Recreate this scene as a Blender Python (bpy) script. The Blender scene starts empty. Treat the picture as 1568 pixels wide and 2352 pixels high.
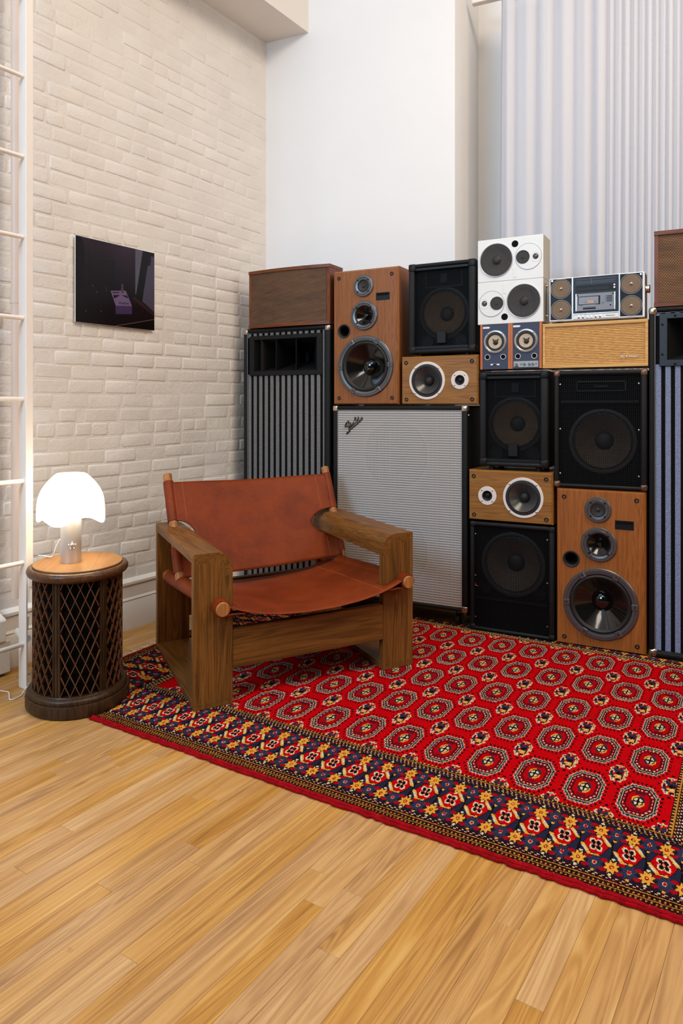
import bpy, bmesh, math, random
import numpy as np
from mathutils import Vector, Matrix

random.seed(7)
rng = np.random.default_rng(7)
SC = bpy.context.scene
COL = SC.collection
R = math.radians
PI = math.pi

# ------------------------------------------------------------------ camera
cam_d = bpy.data.cameras.new('camera')
cam = bpy.data.objects.new('camera', cam_d)
COL.objects.link(cam)
cam.location = (2.739, -3.506, 1.06)
cam.rotation_euler = (R(90), 0, R(33.352))
cam_d.sensor_fit = 'AUTO'
cam_d.sensor_width = 36.0
cam_d.lens = 1650.0 / 2352.0 * 36.0
cam_d.shift_y = -(1176.0 - 932.0) / 2352.0
cam_d.clip_start = 0.05
SC.camera = cam

# ------------------------------------------------------------------ world, lights, exposure
SC.view_settings.view_transform = 'Standard'
SC.view_settings.look = 'None'
SC.view_settings.gamma = 1.0
SC.view_settings.use_curve_mapping = False
SC.view_settings.exposure = -0.27

world = bpy.data.worlds.new('room_light')
SC.world = world
world.use_nodes = True
bg = world.node_tree.nodes['Background']
bg.inputs[0].default_value = (1.0, 0.94, 0.88, 1)
bg.inputs[1].default_value = 0.04


def area_light(name, loc, target, sx, sy, power, col):
    d = bpy.data.lights.new(name, 'AREA')
    d.shape = 'RECTANGLE'
    d.size, d.size_y = sx, sy
    d.energy = power
    d.color = col
    o = bpy.data.objects.new(name, d)
    COL.objects.link(o)
    o.location = loc
    o.rotation_euler = (Vector(target) - Vector(loc)).to_track_quat('-Z', 'Y').to_euler()
    return o


# tall windows of the wall behind the camera (cool daylight down the room)
area_light('window_daylight', (0.95, -6.4, 3.25), (0.95, 0, 1.6), 1.7, 1.7, 222, (0.52, 0.75, 1.0))
# added warm fill from the right, unseen, to brighten the brick wall
area_light('side_fill_warm', (5.6, -0.75, 2.7), (0, -1.2, 1.7), 1.4, 1.6, 54, (1.0, 0.86, 0.74))
# warm ceiling panels over the open part of the room
area_light('ceiling_panel_warm', (3.1, -1.5, 4.15), (2.3, -1.6, 0), 1.5, 1.5, 96, (1.0, 0.86, 0.70))
area_light('ceiling_panel_warm', (2.3, -3.5, 4.15), (1.7, -2.8, 0), 1.2, 1.2, 50, (1.0, 0.87, 0.72))


# ------------------------------------------------------------------ colour + material helpers
def s2l(c):
    c = c / 255.0
    return c / 12.92 if c <= 0.04045 else ((c + 0.055) / 1.055) ** 2.4


def C(r, g, b):
    return (s2l(r), s2l(g), s2l(b), 1.0)


class NT:
    def __init__(self, name):
        self.m = bpy.data.materials.new(name)
        self.m.use_nodes = True
        self.t = self.m.node_tree
        self.p = self.t.nodes['Principled BSDF']

    def n(self, kind, **kw):
        nd = self.t.nodes.new('ShaderNode' + kind)
        for k, v in kw.items():
            setattr(nd, k, v)
        return nd

    def link(self, a, b):
        self.t.links.new(a, b)

    def val(self, nd, **kw):
        for k, v in kw.items():
            nd.inputs[k].default_value = v
        return nd

    def math(self, op, a, b=None, clamp=False):
        nd = self.n('Math', operation=op, use_clamp=clamp)
        for i, x in enumerate((a, b)):
            if x is None:
                continue
            if isinstance(x, (int, float)):
                nd.inputs[i].default_value = x
            else:
                self.link(x, nd.inputs[i])
        return nd.outputs[0]

    def mix(self, fac, a, b):
        nd = self.n('Mix', data_type='RGBA')
        for idx, x in ((0, fac), (6, a), (7, b)):
            if isinstance(x, (int, float)):
                nd.inputs[idx].default_value = x
            elif isinstance(x, tuple):
                nd.inputs[idx].default_value = x
            else:
                self.link(x, nd.inputs[idx])
        return nd.outputs[2]

    def coord(self, kind='Object', scale=(1, 1, 1)):
        if kind == 'Position':
            out = self.n('NewGeometry').outputs['Position']
        else:
            out = self.n('TexCoord').outputs[kind]
        mp = self.n('Mapping')
        mp.inputs['Scale'].default_value = scale
        self.link(out, mp.inputs['Vector'])
        return mp.outputs[0]

    def noise(self, vec, scale, detail=3.0, dist=0.0, rough=0.5):
        nd = self.n('TexNoise')
        self.link(vec, nd.inputs['Vector'])
        self.val(nd, Scale=scale, Detail=detail, Distortion=dist, Roughness=rough)
        return nd.outputs['Fac']

    def ramp(self, fac, stops):
        nd = self.n('ValToRGB')
        el = nd.color_ramp.elements
        while len(el) < len(stops):
            el.new(0.5)
        for e, (p, c) in zip(el, stops):
            e.position = p
            e.color = c
        self.link(fac, nd.inputs[0])
        return nd.outputs[0]

    def bump(self, h, strength=0.3, dist=0.002, normal=None):
        nd = self.n('Bump')
        self.val(nd, Strength=strength, Distance=dist)
        self.link(h, nd.inputs['Height'])
        if normal is not None:
            self.link(normal, nd.inputs['Normal'])
        self.link(nd.outputs[0], self.p.inputs['Normal'])
        return nd.outputs[0]

    def base(self, c):
        if isinstance(c, tuple):
            self.p.inputs['Base Color'].default_value = c
        else:
            self.link(c, self.p.inputs['Base Color'])


def mat(name, col, rough=0.5, metal=0.0, var=0.0, vscale=20.0, bump=0.0, bscale=200.0, bdist=0.001, coat=0.0, spec=0.5, coord='Object', sheen=0.0):
    m = NT(name)
    m.val(m.p, Roughness=rough, Metallic=metal)
    m.p.inputs['Coat Weight'].default_value = coat
    m.p.inputs['Coat Roughness'].default_value = 0.1
    m.p.inputs['Specular IOR Level'].default_value = spec
    m.p.inputs['Sheen Weight'].default_value = sheen
    v = m.coord(coord)
    n1 = m.noise(v, vscale, 4)
    dark = tuple(x * (1 - var) for x in col[:3]) + (1,)
    lite = tuple(min(1, x * (1 + var)) for x in col[:3]) + (1,)
    m.base(m.ramp(n1, [(0.3, dark), (0.7, lite)]))
    if bump:
        m.bump(m.noise(v, bscale, 3), bump, bdist)
    return m.m


def wood(name, c1, c2, axis='z', freq=26.0, stretch=0.045, rough=0.45, pores=0.35, bump=0.15, coat=0.0, dist=0.6, coord='Object'):
    m = NT(name)
    sc = {'x': (stretch, 1, 1), 'y': (1, stretch, 1), 'z': (1, 1, stretch)}[axis]
    v = m.coord(coord, sc)
    a = m.noise(v, freq, 5, dist, 0.6)
    rings = m.noise(v, freq * 0.35, 2, 1.2)
    saw = m.math('SINE', m.math('MULTIPLY', rings, 70.0))
    saw = m.math('MULTIPLY_ADD', saw, 0.16)
    m.t.nodes[-1].inputs[2].default_value = 0.0
    f = m.math('ADD', a, saw, True)
    col = m.ramp(f, [(0.25, c1), (0.7, c2)])
    fib = m.noise(v, freq * 11, 3, 0.2, 0.7)
    pf = m.math('MULTIPLY', m.math('GREATER_THAN', fib, 0.58), pores)
    dk = tuple(x * 0.45 for x in c1[:3]) + (1,)
    m.base(m.mix(pf, col, dk))
    m.val(m.p, Roughness=rough)
    m.p.inputs['Specular IOR Level'].default_value = 0.32
    m.p.inputs['Coat Weight'].default_value = coat
    if bump:
        m.bump(fib, bump, 0.0006)
    return m.m


# ------------------------------------------------------------------ mesh helpers
class MB:
    def __init__(self):
        self.v, self.f, self.mi = [], [], []

    def add(self, vs, fs, mi=0):
        o = len(self.v)
        self.v += [tuple(map(float, p)) for p in vs]
        self.f += [tuple(o + i for i in f) for f in fs]
        self.mi += [mi] * len(fs)
        return self

    def box(self, x0, y0, z0, x1, y1, z1, b=0.0, mi=0):
        """axis-aligned box with a chamfer b on all edges"""
        lo, hi = (x0, y0, z0), (x1, y1, z1)
        if b <= 0:
            vs = [(x, y, z) for x in (x0, x1) for y in (y0, y1) for z in (z0, z1)]
            fs = [(0, 1, 3, 2), (4, 6, 7, 5), (0, 4, 5, 1), (2, 3, 7, 6), (0, 2, 6, 4), (1, 5, 7, 3)]
            return self.add(vs, fs, mi)
        vs, idx = [], {}
        for sx in (0, 1):
            for sy in (0, 1):
                for sz in (0, 1):
                    s = (sx, sy, sz)
                    for a in range(3):
                        p = [0, 0, 0]
                        for k in range(3):
                            e = hi[k] if s[k] else lo[k]
                            p[k] = e if k == a else e + (-b if s[k] else b)
                        idx[(s, a)] = len(vs)
                        vs.append(tuple(p))
        fs = []
        for a in range(3):
            o1, o2 = [(1, 2), (2, 0), (0, 1)][a]
            for side in (0, 1):
                q = []
                for t1, t2 in ((0, 0), (1, 0), (1, 1), (0, 1)):
                    s = [0, 0, 0]
                    s[a], s[o1], s[o2] = side, t1, t2
                    q.append(idx[(tuple(s), a)])
                fs.append(tuple(q) if side else tuple(reversed(q)))
        for a in range(3):
            o1, o2 = [(1, 2), (2, 0), (0, 1)][a]
            for t1 in (0, 1):
                for t2 in (0, 1):
                    s0, s1 = [0, 0, 0], [0, 0, 0]
                    s0[a], s1[a] = 0, 1
                    s0[o1] = s1[o1] = t1
                    s0[o2] = s1[o2] = t2
                    s0, s1 = tuple(s0), tuple(s1)
                    q = (idx[(s0, o1)], idx[(s1, o1)], idx[(s1, o2)], idx[(s0, o2)])
                    fs.append(q if (t1 ^ t2) else tuple(reversed(q)))
        for sx in (0, 1):
            for sy in (0, 1):
                for sz in (0, 1):
                    s = (sx, sy, sz)
                    q = (idx[(s, 0)], idx[(s, 1)], idx[(s, 2)])
                    fs.append(q if (sx + sy + sz) % 2 else tuple(reversed(q)))
        return self.add(vs, fs, mi)

    def lathe(self, cx, cz, prof, n=40, mi=0, axis='y', c3=0.0):
        """profile of (radius, depth) turned about an axis through (cx, cz)"""
        vs, fs, rings = [], [], []
        for r, d in prof:
            if r < 1e-6:
                rings.append([len(vs)])
                vs.append((0, 0, d))
            else:
                ring = []
                for i in range(n):
                    t = 2 * PI * i / n
                    ring.append(len(vs))
                    vs.append((r * math.cos(t), r * math.sin(t), d))
                rings.append(ring)
        for a, b in zip(rings[:-1], rings[1:]):
            if len(a) == 1 and len(b) == 1:
                continue
            for i in range(n):
                j = (i + 1) % n
                if len(a) == 1:
                    fs.append((a[0], b[i], b[j]))
                elif len(b) == 1:
                    fs.append((a[i], b[0], a[j]))
                else:
                    fs.append((a[i], b[i], b[j], a[j]))
        if axis == 'y':
            vs = [(cx + x, d, cz + y) for x, y, d in vs]
        elif axis == 'z':
            vs = [(cx + x, cz + y, d) for x, y, d in vs]
        else:
            vs = [(d, cx + x, cz + y) for x, y, d in vs]
        return self.add(vs, fs, mi)

    def tube(self, pts, r, n=8, caps=True, closed=False, mi=0):
        pts = [Vector(p) for p in pts]
        rs = r if isinstance(r, (list, tuple)) else [r] * len(pts)
        vs, fs = [], []
        up = None
        m = len(pts)
        for i, p in enumerate(pts):
            a = pts[(i - 1) % m] if (closed or i > 0) else p
            b = pts[(i + 1) % m] if (closed or i < m - 1) else p
            t = (b - a).normalized()
            if up is None:
                up = Vector((0, 0, 1)) if abs(t.z) < 0.9 else Vector((1, 0, 0))
            s = t.cross(up).normalized()
            up = s.cross(t).normalized()
            for k in range(n):
                th = 2 * PI * k / n
                q = p + s * (rs[i] * math.cos(th)) + up * (rs[i] * math.sin(th))
                vs.append(tuple(q))
        rng_ = range(m) if closed else range(m - 1)
        for i in rng_:
            j = (i + 1) % m
            for k in range(n):
                l = (k + 1) % n
                fs.append((i * n + k, i * n + l, j * n + l, j * n + k))
        if caps and not closed:
            fs.append(tuple(reversed(range(n))))
            fs.append(tuple((m - 1) * n + k for k in range(n)))
        return self.add(vs, fs, mi)

    def prism(self, poly, axis, a0, a1, mi=0):
        """extrude a 2D polygon; axis 'x': poly is (y,z); 'y': (x,z); 'z': (x,y)"""
        def put(p, a):
            return {'x': (a, p[0], p[1]), 'y': (p[0], a, p[1]), 'z': (p[0], p[1], a)}[axis]
        n = len(poly)
        vs = [put(p, a0) for p in poly] + [put(p, a1) for p in poly]
        fs = [tuple(range(n)), tuple(reversed(range(n, 2 * n)))]
        for i in range(n):
            j = (i + 1) % n
            fs.append((i, n + i, n + j, j))
        return self.add(vs, fs, mi)

    def grid(self, fn, us, vs_, skip=None, mi=0):
        nu, nv = len(us), len(vs_)
        P = [fn(u, v) for v in vs_ for u in us]
        F = []
        for j in range(nv - 1):
            for i in range(nu - 1):
                if skip and skip(0.5 * (us[i] + us[i + 1]), 0.5 * (vs_[j] + vs_[j + 1])):
                    continue
                F.append((j * nu + i, j * nu + i + 1, (j + 1) * nu + i + 1, (j + 1) * nu + i))
        return self.add(P, F, mi)

    def xf(self, fn):
        self.v = [tuple(fn(*p)) for p in self.v]
        return self


def plate(outer, y, holes, n=48, mi=0):
    """flat panel in the XZ plane at depth y with round holes (cx, cz, r) cut through it"""
    bm = bmesh.new()
    es = []

    def loop(pts):
        vs = [bm.verts.new((p[0], y, p[1])) for p in pts]
        for i in range(len(vs)):
            es.append(bm.edges.new((vs[i], vs[(i + 1) % len(vs)])))
    loop(outer)
    for (cx, cz, r_) in holes:
        loop([(cx + r_ * math.cos(2 * PI * i / n), cz + r_ * math.sin(2 * PI * i / n)) for i in range(n)])
    bmesh.ops.triangle_fill(bm, edges=es, use_beauty=True, normal=(0, -1, 0))
    bm.verts.index_update()
    mb = MB()
    mb.add([v.co[:] for v in bm.verts], [tuple(v.index for v in f.verts) for f in bm.faces], mi)
    bm.free()
    return mb


def shell_box(x0, y0, z0, x1, y1, z1):
    """box left open at the front"""
    vs = [(x, y, z) for x in (x0, x1) for y in (y0, y1) for z in (z0, z1)]
    return MB().add(vs, [(0, 1, 3, 2), (4, 6, 7, 5), (0, 4, 6, 2)[::1] if False else (2, 3, 7, 6), (0, 2, 6, 4), (1, 5, 7, 3)])


def rbox(x0, y0, z0, x1, y1, z1, r, seg=3):
    bm = bmesh.new()
    bmesh.ops.create_cube(bm, size=1)
    for v in bm.verts:
        v.co = Vector(((x0 + x1) / 2 + v.co.x * (x1 - x0), (y0 + y1) / 2 + v.co.y * (y1 - y0), (z0 + z1) / 2 + v.co.z * (z1 - z0)))
    bmesh.ops.bevel(bm, geom=bm.edges[:], offset=r, segments=seg, affect='EDGES', profile=0.5)
    mb = MB()
    bm.verts.index_update()
    mb.add([v.co[:] for v in bm.verts], [tuple(v.index for v in f.verts) for f in bm.faces])
    bm.free()
    return mb


def mesh_from(name, mb, mats, ang=35, fix=True):
    me = bpy.data.meshes.new(name)
    me.from_pydata(mb.v, [], mb.f)
    for m in (mats if isinstance(mats, (list, tuple)) else [mats]):
        me.materials.append(m)
    if any(mb.mi):
        me.polygons.foreach_set('material_index', mb.mi)
    if fix:
        bm = bmesh.new()
        bm.from_mesh(me)
        bmesh.ops.recalc_face_normals(bm, faces=bm.faces[:])
        bm.to_mesh(me)
        bm.free()
    me.shade_smooth()
    me.set_sharp_from_angle(angle=R(ang))
    me.update()
    return me


def obj(name, mb, mats, parent=None, ang=35, fix=True, loc=None, label=None, kind=None):
    me = mb if isinstance(mb, bpy.types.Mesh) else mesh_from(name, mb, mats, ang, fix)
    o = bpy.data.objects.new(name, me)
    COL.objects.link(o)
    if parent is not None:
        o.parent = parent
    if loc is not None:
        o.location = loc
    if label:
        o['label'] = label
    if kind:
        o['kind'] = kind
    return o


def thing(name, label, cat, loc=(0, 0, 0), rz=0.0, group=None):
    o = bpy.data.objects.new(name, None)
    o.empty_display_size = 0.05
    COL.objects.link(o)
    o.location = loc
    o.rotation_euler = (0, 0, rz)
    o['label'] = label
    o['category'] = cat
    if group:
        o['group'] = group
    return o


def tag(o, label, cat, group=None):
    o['label'] = label
    o['category'] = cat
    if group:
        o['group'] = group
    return o


def struct(name, mb, mats, **kw):
    o = obj(name, mb, mats, **kw)
    o['kind'] = 'structure'
    return o


def text_mesh(name, body, size, mats, parent, M, extrude=0.0006, shear=0.0, width=None, bevel=0.0):
    cu = bpy.data.curves.new(name, 'FONT')
    cu.body = body
    cu.size = size
    cu.extrude = extrude
    cu.shear = shear
    cu.bevel_depth = bevel
    cu.align_x, cu.align_y = 'CENTER', 'CENTER'
    tmp = bpy.data.objects.new('tmp_text', cu)
    COL.objects.link(tmp)
    dg = bpy.context.evaluated_depsgraph_get()
    me = bpy.data.meshes.new_from_object(tmp.evaluated_get(dg))
    bpy.data.objects.remove(tmp)
    bpy.data.curves.remove(cu)
    if width:
        xs = [v.co.x for v in me.vertices]
        k = width / (max(xs) - min(xs))
        for v in me.vertices:
            v.co.x *= k
    me.materials.clear()
    me.materials.append(mats)
    me.transform(M)
    me.name = name
    o = bpy.data.objects.new(name, me)
    COL.objects.link(o)
    if parent is not None:
        o.parent = parent
    return o


# text lies in local XY; this stands it up facing -Y
def facing(x, y, z):
    return Matrix.Translation((x, y, z)) @ Matrix.Rotation(PI / 2, 4, 'X')


# ------------------------------------------------------------------ materials
M = {}
m = NT('painted_brick')
v = m.coord('Position')
nb = m.noise(v, 5.0, 3)
m.base(m.ramp(nb, [(0.3, C(221, 216, 210)), (0.7, C(228, 223, 217))]))
m.val(m.p, Roughness=0.55)
big = m.noise(v, 34.0, 6, 0.6, 0.62)
fine = m.noise(v, 170.0, 4)
hh = m.math('ADD', m.math('MULTIPLY', big, 1.0), m.math('MULTIPLY', fine, 0.22))
m.bump(hh, 0.7, 0.0045)
M['brick'] = m.m
M['plaster'] = mat('white_plaster', C(234, 233, 232), 0.7, var=0.012, vscale=3, bump=0.08, bscale=60, coord='Position')
M['plaster_beam'] = mat('white_plaster_beam', C(228, 222, 214), 0.7, var=0.012, vscale=3, bump=0.08, bscale=60, coord='Position')
M['trim'] = mat('white_trim_paint', C(232, 226, 218), 0.4, var=0.015, vscale=8, bump=0.05, bscale=40)
M['pipe_paint'] = mat('pipe_paint', C(212, 194, 182), 0.45)
M['white_metal'] = mat('white_painted_metal', C(236, 228, 220), 0.35, var=0.01, bump=0.06, bscale=30)
M['cord'] = mat('white_cord', C(235, 232, 226), 0.5)

# floor planks: per-plank tone stored in an attribute
m = NT('oak_floor')
v = m.coord('Position', (1, 0.045, 1))
at = m.n('Attribute', attribute_name='tone')
sep = m.n('SeparateColor')
m.link(at.outputs['Color'], sep.inputs[0])
off = m.n('VectorMath', operation='ADD')
m.link(v, off.inputs[0])
sc = m.n('VectorMath', operation='SCALE')
m.link(at.outputs['Vector'], sc.inputs[0])
sc.inputs['Scale'].default_value = 9.0
m.link(sc.outputs[0], off.inputs[1])
g1 = m.noise(off.outputs[0], 38.0, 4, 0.9, 0.6)
rings = m.noise(off.outputs[0], 11.0, 2, 1.6)
sw = m.math('MULTIPLY', m.math('SINE', m.math('MULTIPLY', rings, 85.0)), 0.13)
g = m.math('ADD', g1, sw)
tone = m.math('MULTIPLY', m.math('SUBTRACT', sep.outputs[0], 0.5), 0.25)
gg = m.math('ADD', g, tone, True)
colr = m.ramp(gg, [(0.15, C(150, 104, 54)), (0.42, C(182, 133, 74)), (0.62, C(194, 146, 84)), (0.88, C(208, 166, 106))])
pk = m.n('HueSaturation')
m.link(colr, pk.inputs['Color'])
m.link(m.math('ADD', m.math('MULTIPLY', sep.outputs[1], 0.16), 0.92), pk.inputs['Saturation'])
fib = m.noise(off.outputs[0], 330.0, 3, 0.3, 0.7)
pf = m.math('MULTIPLY', m.math('GREATER_THAN', fib, 0.60), 0.16)
worn = m.noise(m.coord('Position'), 2.2, 4, 0.5)
cc = m.mix(pf, pk.outputs[0], C(140, 90, 45))
stain = m.math('MULTIPLY', m.math('GREATER_THAN', m.noise(m.coord('Position'), 9.0, 2), 0.735), 0.25)
m.base(m.mix(stain, cc, C(130, 88, 50)))
m.link(m.math('ADD', m.math('MULTIPLY', worn, 0.25), 0.24), m.p.inputs['Roughness'])
m.bump(fib, 0.08, 0.0005)
M['floor'] = m.m
M['gap'] = mat('floor_gap_dark', C(70, 42, 20), 0.8)

M['chair_x'] = wood('stained_oak_across', C(88, 54, 18), C(126, 80, 32), 'x', 50, 0.035, 0.45, 0.36)
M['chair_y'] = wood('stained_oak_arm', C(92, 57, 20), C(128, 82, 34), 'y', 50, 0.04, 0.42, 0.3)
M['chair_z'] = wood('stained_oak_post', C(86, 53, 18), C(134, 86, 36), 'z', 50, 0.04, 0.45, 0.36)
M['dowel'] = wood('oak_dowel', C(140, 86, 40), C(176, 116, 62), 'z', 30, 0.05, 0.4, 0.2)
m = NT('cognac_leather')
v = m.coord('Object')
n1 = m.noise(v, 6.0, 5, 0.5, 0.6)
n2 = m.noise(v, 60.0, 4, 0.2, 0.7)
f = m.math('ADD', m.math('MULTIPLY', n1, 0.75), m.math('MULTIPLY', n2, 0.25))
m.base(m.ramp(f, [(0.30, C(98, 34, 6)), (0.5, C(122, 46, 8)), (0.72, C(138, 57, 12))]))
m.val(m.p, Roughness=0.52)
m.p.inputs['Specular IOR Level'].default_value = 0.22
m.bump(m.noise(v, 420.0, 3), 0.12, 0.0008)
M['leather'] = m.m
M['leather_edge'] = mat('leather_seam_thread', C(166, 92, 52), 0.7)

M['walnut'] = wood('brown_vinyl_walnut_vertical', C(126, 74, 34), C(148, 90, 44), 'z', 85, 0.03, 0.42, 0.30, 0.06)
M['walnut_warm'] = wood('orange_brown_vinyl_vertical', C(136, 76, 28), C(160, 94, 40), 'z', 85, 0.03, 0.42, 0.30, 0.06)
M['oak_h'] = wood('oak_vinyl_horizontal', C(126, 82, 34), C(156, 106, 48), 'x', 75, 0.03, 0.42, 0.28, 0.06)
M['mahog'] = wood('mahogany_frame_horizontal', C(88, 44, 18), C(122, 64, 28), 'x', 60, 0.05, 0.38, 0.25, 0.06)
M['mahog_z'] = wood('mahogany_frame_vertical', C(90, 46, 22), C(122, 66, 34), 'z', 60, 0.05, 0.38, 0.25, 0.06)
M['teak'] = wood('orange_teak_side', C(176, 92, 40), C(206, 118, 60), 'z', 40, 0.05, 0.4, 0.2, 0.05)
M['blond'] = wood('blond_wood', C(196, 146, 76), C(220, 172, 100), 'x', 40, 0.05, 0.4, 0.15, 0.05)
M['black_plastic'] = mat('black_plastic', C(13, 12, 12), 0.45, spec=0.25, bump=0.05)
M['black_matte'] = mat('black_matte', C(4, 4, 4), 0.9, spec=0.2)
M['tolex'] = mat('black_tolex', C(9, 9, 9), 0.55, spec=0.28, bump=0.8, bscale=420, bdist=0.0015, var=0.15)
M['tolex_worn'] = mat('worn_black_tolex', C(13, 13, 13), 0.5, spec=0.3, bump=0.8, bscale=420, bdist=0.0015, var=0.35, vscale=14)
M['rubber'] = mat('black_rubber', C(24, 22, 20), 0.6)
M['gloss_cone'] = mat('glossy_black_cone', C(14, 13, 12), 0.12, coat=0.3)
M['gloss_dome'] = mat('glossy_black_dome', C(10, 10, 11), 0.06, coat=0.5)
M['gunmetal'] = mat('gunmetal_frame', C(96, 94, 94), 0.34, 0.65, bump=0.04)
M['gun_dark'] = mat('dark_grey_cone', C(48, 46, 44), 0.5, spec=0.3)
M['silver_cone'] = mat('grey_poly_cone', C(74, 72, 70), 0.28, 0.3)
M['pinkwhite'] = mat('off_white_ring', C(224, 212, 204), 0.45)
M['chrome'] = mat('chrome', C(200, 198, 192), 0.16, 1.0)
M['nickel'] = mat('worn_nickel', C(190, 178, 160), 0.3, 1.0, var=0.2)
M['copper_worn'] = mat('worn_copper_corner', C(120, 92, 74), 0.45, 0.8, var=0.45, vscale=40)
M['paper_cone'] = mat('brown_paper_cone', C(112, 88, 64), 0.85, var=0.12)
M['dark_paper'] = mat('dark_paper_cone', C(74, 60, 47), 0.85, var=0.12)
M['grille_metal'] = mat('black_grille_metal', C(13, 12, 12), 0.6, 0.0, spec=0.15)
M['white_cab'] = mat('white_cabinet', C(228, 227, 222), 0.4, bump=0.05, bscale=300)
M['cab_side'] = mat('grey_cabinet_side', C(176, 170, 156), 0.55, bump=0.3, bscale=500)
M['mesh_dark'] = mat('dark_speaker_mesh', C(52, 51, 52), 0.6, bump=0.9, bscale=700, bdist=0.002, var=0.25, vscale=300)
M['navy'] = mat('navy_baffle', C(48, 58, 82), 0.6, bump=0.2, bscale=300)
M['silver'] = mat('silver_paint', C(186, 186, 186), 0.3, 0.75)
M['beige_cone'] = mat('beige_cone', C(196, 176, 150), 0.8, bump=0.3, bscale=500)
M['brown_mesh'] = mat('brown_speaker_mesh', C(126, 106, 86), 0.65, 0.0, bump=0.6, bscale=500)
M['boom_white'] = mat('silver_white_plastic', C(224, 225, 229), 0.35)
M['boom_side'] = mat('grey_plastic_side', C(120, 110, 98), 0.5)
M['glass_dark'] = mat('smoked_window', C(25, 29, 35), 0.42, spec=0.3)
M['cassette'] = mat('brushed_cassette_door', C(122, 118, 120), 0.42, 0.2)
M['ring_grey'] = mat('ring_grey', C(158, 156, 152), 0.45, 0.3)
M['ring_silver'] = mat('ring_silver', C(206, 208, 212), 0.4, 0.25)
M['scale_grey'] = mat('scale_grey', C(104, 108, 116), 0.5)
M['label_white'] = mat('white_label', C(232, 231, 226), 0.5)
M['orange'] = mat('orange_mark', C(206, 106, 50), 0.5)
M['tan'] = mat('tan_label', C(196, 152, 126), 0.6)
M['lavender'] = mat('pale_cassette', C(132, 134, 138), 0.4)


def stripe_cloth(name, c, d):
    q = NT(name)
    vv = q.coord('Object')
    a = q.noise(q.coord('Object', (1, 1, 0.3)), 800.0, 2)
    b_ = q.noise(vv, 700.0, 2)
    ff = q.math('ADD', q.math('MULTIPLY', a, 0.6), q.math('MULTIPLY', b_, 0.4))
    q.base(q.ramp(ff, [(0.40, d), (0.60, c)]))
    q.val(q.p, Roughness=0.75)
    q.bump(ff, 0.4, 0.001)
    return q.m


M['stripe_bluelit'] = stripe_cloth('blue_lit_speckled_grille_cloth', C(148, 160, 192), C(72, 80, 108))  # bluer copy of the grey cloth, with cool light painted into its colour
M['horn_bluelit'] = mat('blue_lit_black_plastic', C(26, 32, 42), 0.45)  # black horn plastic with the blue light on it put into the colour
M['stripe'] = stripe_cloth('grey_speckled_grille_cloth', C(138, 136, 135), C(66, 64, 63))


def weave(name, c1, c2, px, pz):
    q = NT(name)
    br = q.n('TexBrick', offset=0.5)
    tc = q.n('TexCoord')
    sp = q.n('SeparateXYZ')
    q.link(tc.outputs['Object'], sp.inputs[0])
    cb = q.n('CombineXYZ')
    q.link(sp.outputs[0], cb.inputs[0])
    q.link(sp.outputs[2], cb.inputs[1])
    q.link(cb.outputs[0], br.inputs['Vector'])
    q.val(br, Scale=1.0)
    br.inputs['Brick Width'].default_value = px
    br.inputs['Row Height'].default_value = pz
    br.inputs['Mortar Size'].default_value = pz * 0.24
    br.inputs['Mortar Smooth'].default_value = 0.4
    br.inputs['Color1'].default_value = c1
    br.inputs['Color2'].default_value = c1
    br.inputs['Mortar'].default_value = c2
    band = q.noise(q.coord('Object', (0.25, 1, 1)), 40.0, 3)
    cc_ = q.mix(q.math('MULTIPLY', band, 0.9), br.outputs['Color'], c2)
    q.base(cc_)
    q.val(q.p, Roughness=0.75)
    q.bump(br.outputs['Fac'], -0.6, 0.001)
    return q.m


M['weave'] = weave('brown_woven_grille', C(150, 106, 62), C(34, 18, 9), 0.0100, 0.0054)
M['weave_big'] = weave('brown_basket_grille', C(182, 126, 74), C(30, 16, 8), 0.0105, 0.0064)

# silver grille cloth, slightly see-through
m = NT('silver_grille_cloth')
tc = m.n('TexCoord')
sp = m.n('SeparateXYZ')
m.link(tc.outputs['Object'], sp.inputs[0])
fx = m.math('FRACT', m.math('DIVIDE', sp.outputs[0], 0.0069))
fz = m.math('FRACT', m.math('DIVIDE', sp.outputs[2], 0.0118))
line = m.math('LESS_THAN', fz, 0.20)
thr = m.math('LESS_THAN', fx, 0.36)
base = m.mix(thr, C(172, 168, 164), C(84, 81, 79))
m.base(m.mix(line, base, C(232, 226, 216)))
m.val(m.p, Roughness=0.6)
m.bump(m.math('ADD', line, m.math('MULTIPLY', thr, -0.5)), 0.4, 0.001)
tr = m.n('BsdfTransparent')
ms = m.n('MixShader')
holes = m.math('MULTIPLY', m.math('MULTIPLY', thr, m.math('SUBTRACT', 1.0, line)), 0.55)
m.link(holes, ms.inputs[0])
m.link(m.p.outputs[0], ms.inputs[1])
m.link(tr.outputs[0], ms.inputs[2])
m.link(ms.outputs[0], m.t.nodes['Material Output'].inputs[0])
M['fender_cloth'] = m.m
M['baffle_tan'] = mat('plywood_baffle', C(150, 128, 100), 0.8)

m = NT('ribbed_straw_cloth')
v = m.coord('Object', (0.3, 1, 1))
n1 = m.noise(v, 160.0, 4)
m.base(m.ramp(n1, [(0.30, C(194, 144, 82)), (0.68, C(224, 178, 110))]))
m.val(m.p, Roughness=0.75)
M['straw'] = m.m

m = NT('curtain_cloth')
m.base(C(204, 204, 210))
m.val(m.p, Roughness=0.85)
m.p.inputs['Sheen Weight'].default_value = 0.2
m.bump(m.noise(m.coord('Object', (1, 1, 0.3)), 500.0, 2), 0.1, 0.0006)
M['curtain'] = m.m

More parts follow.
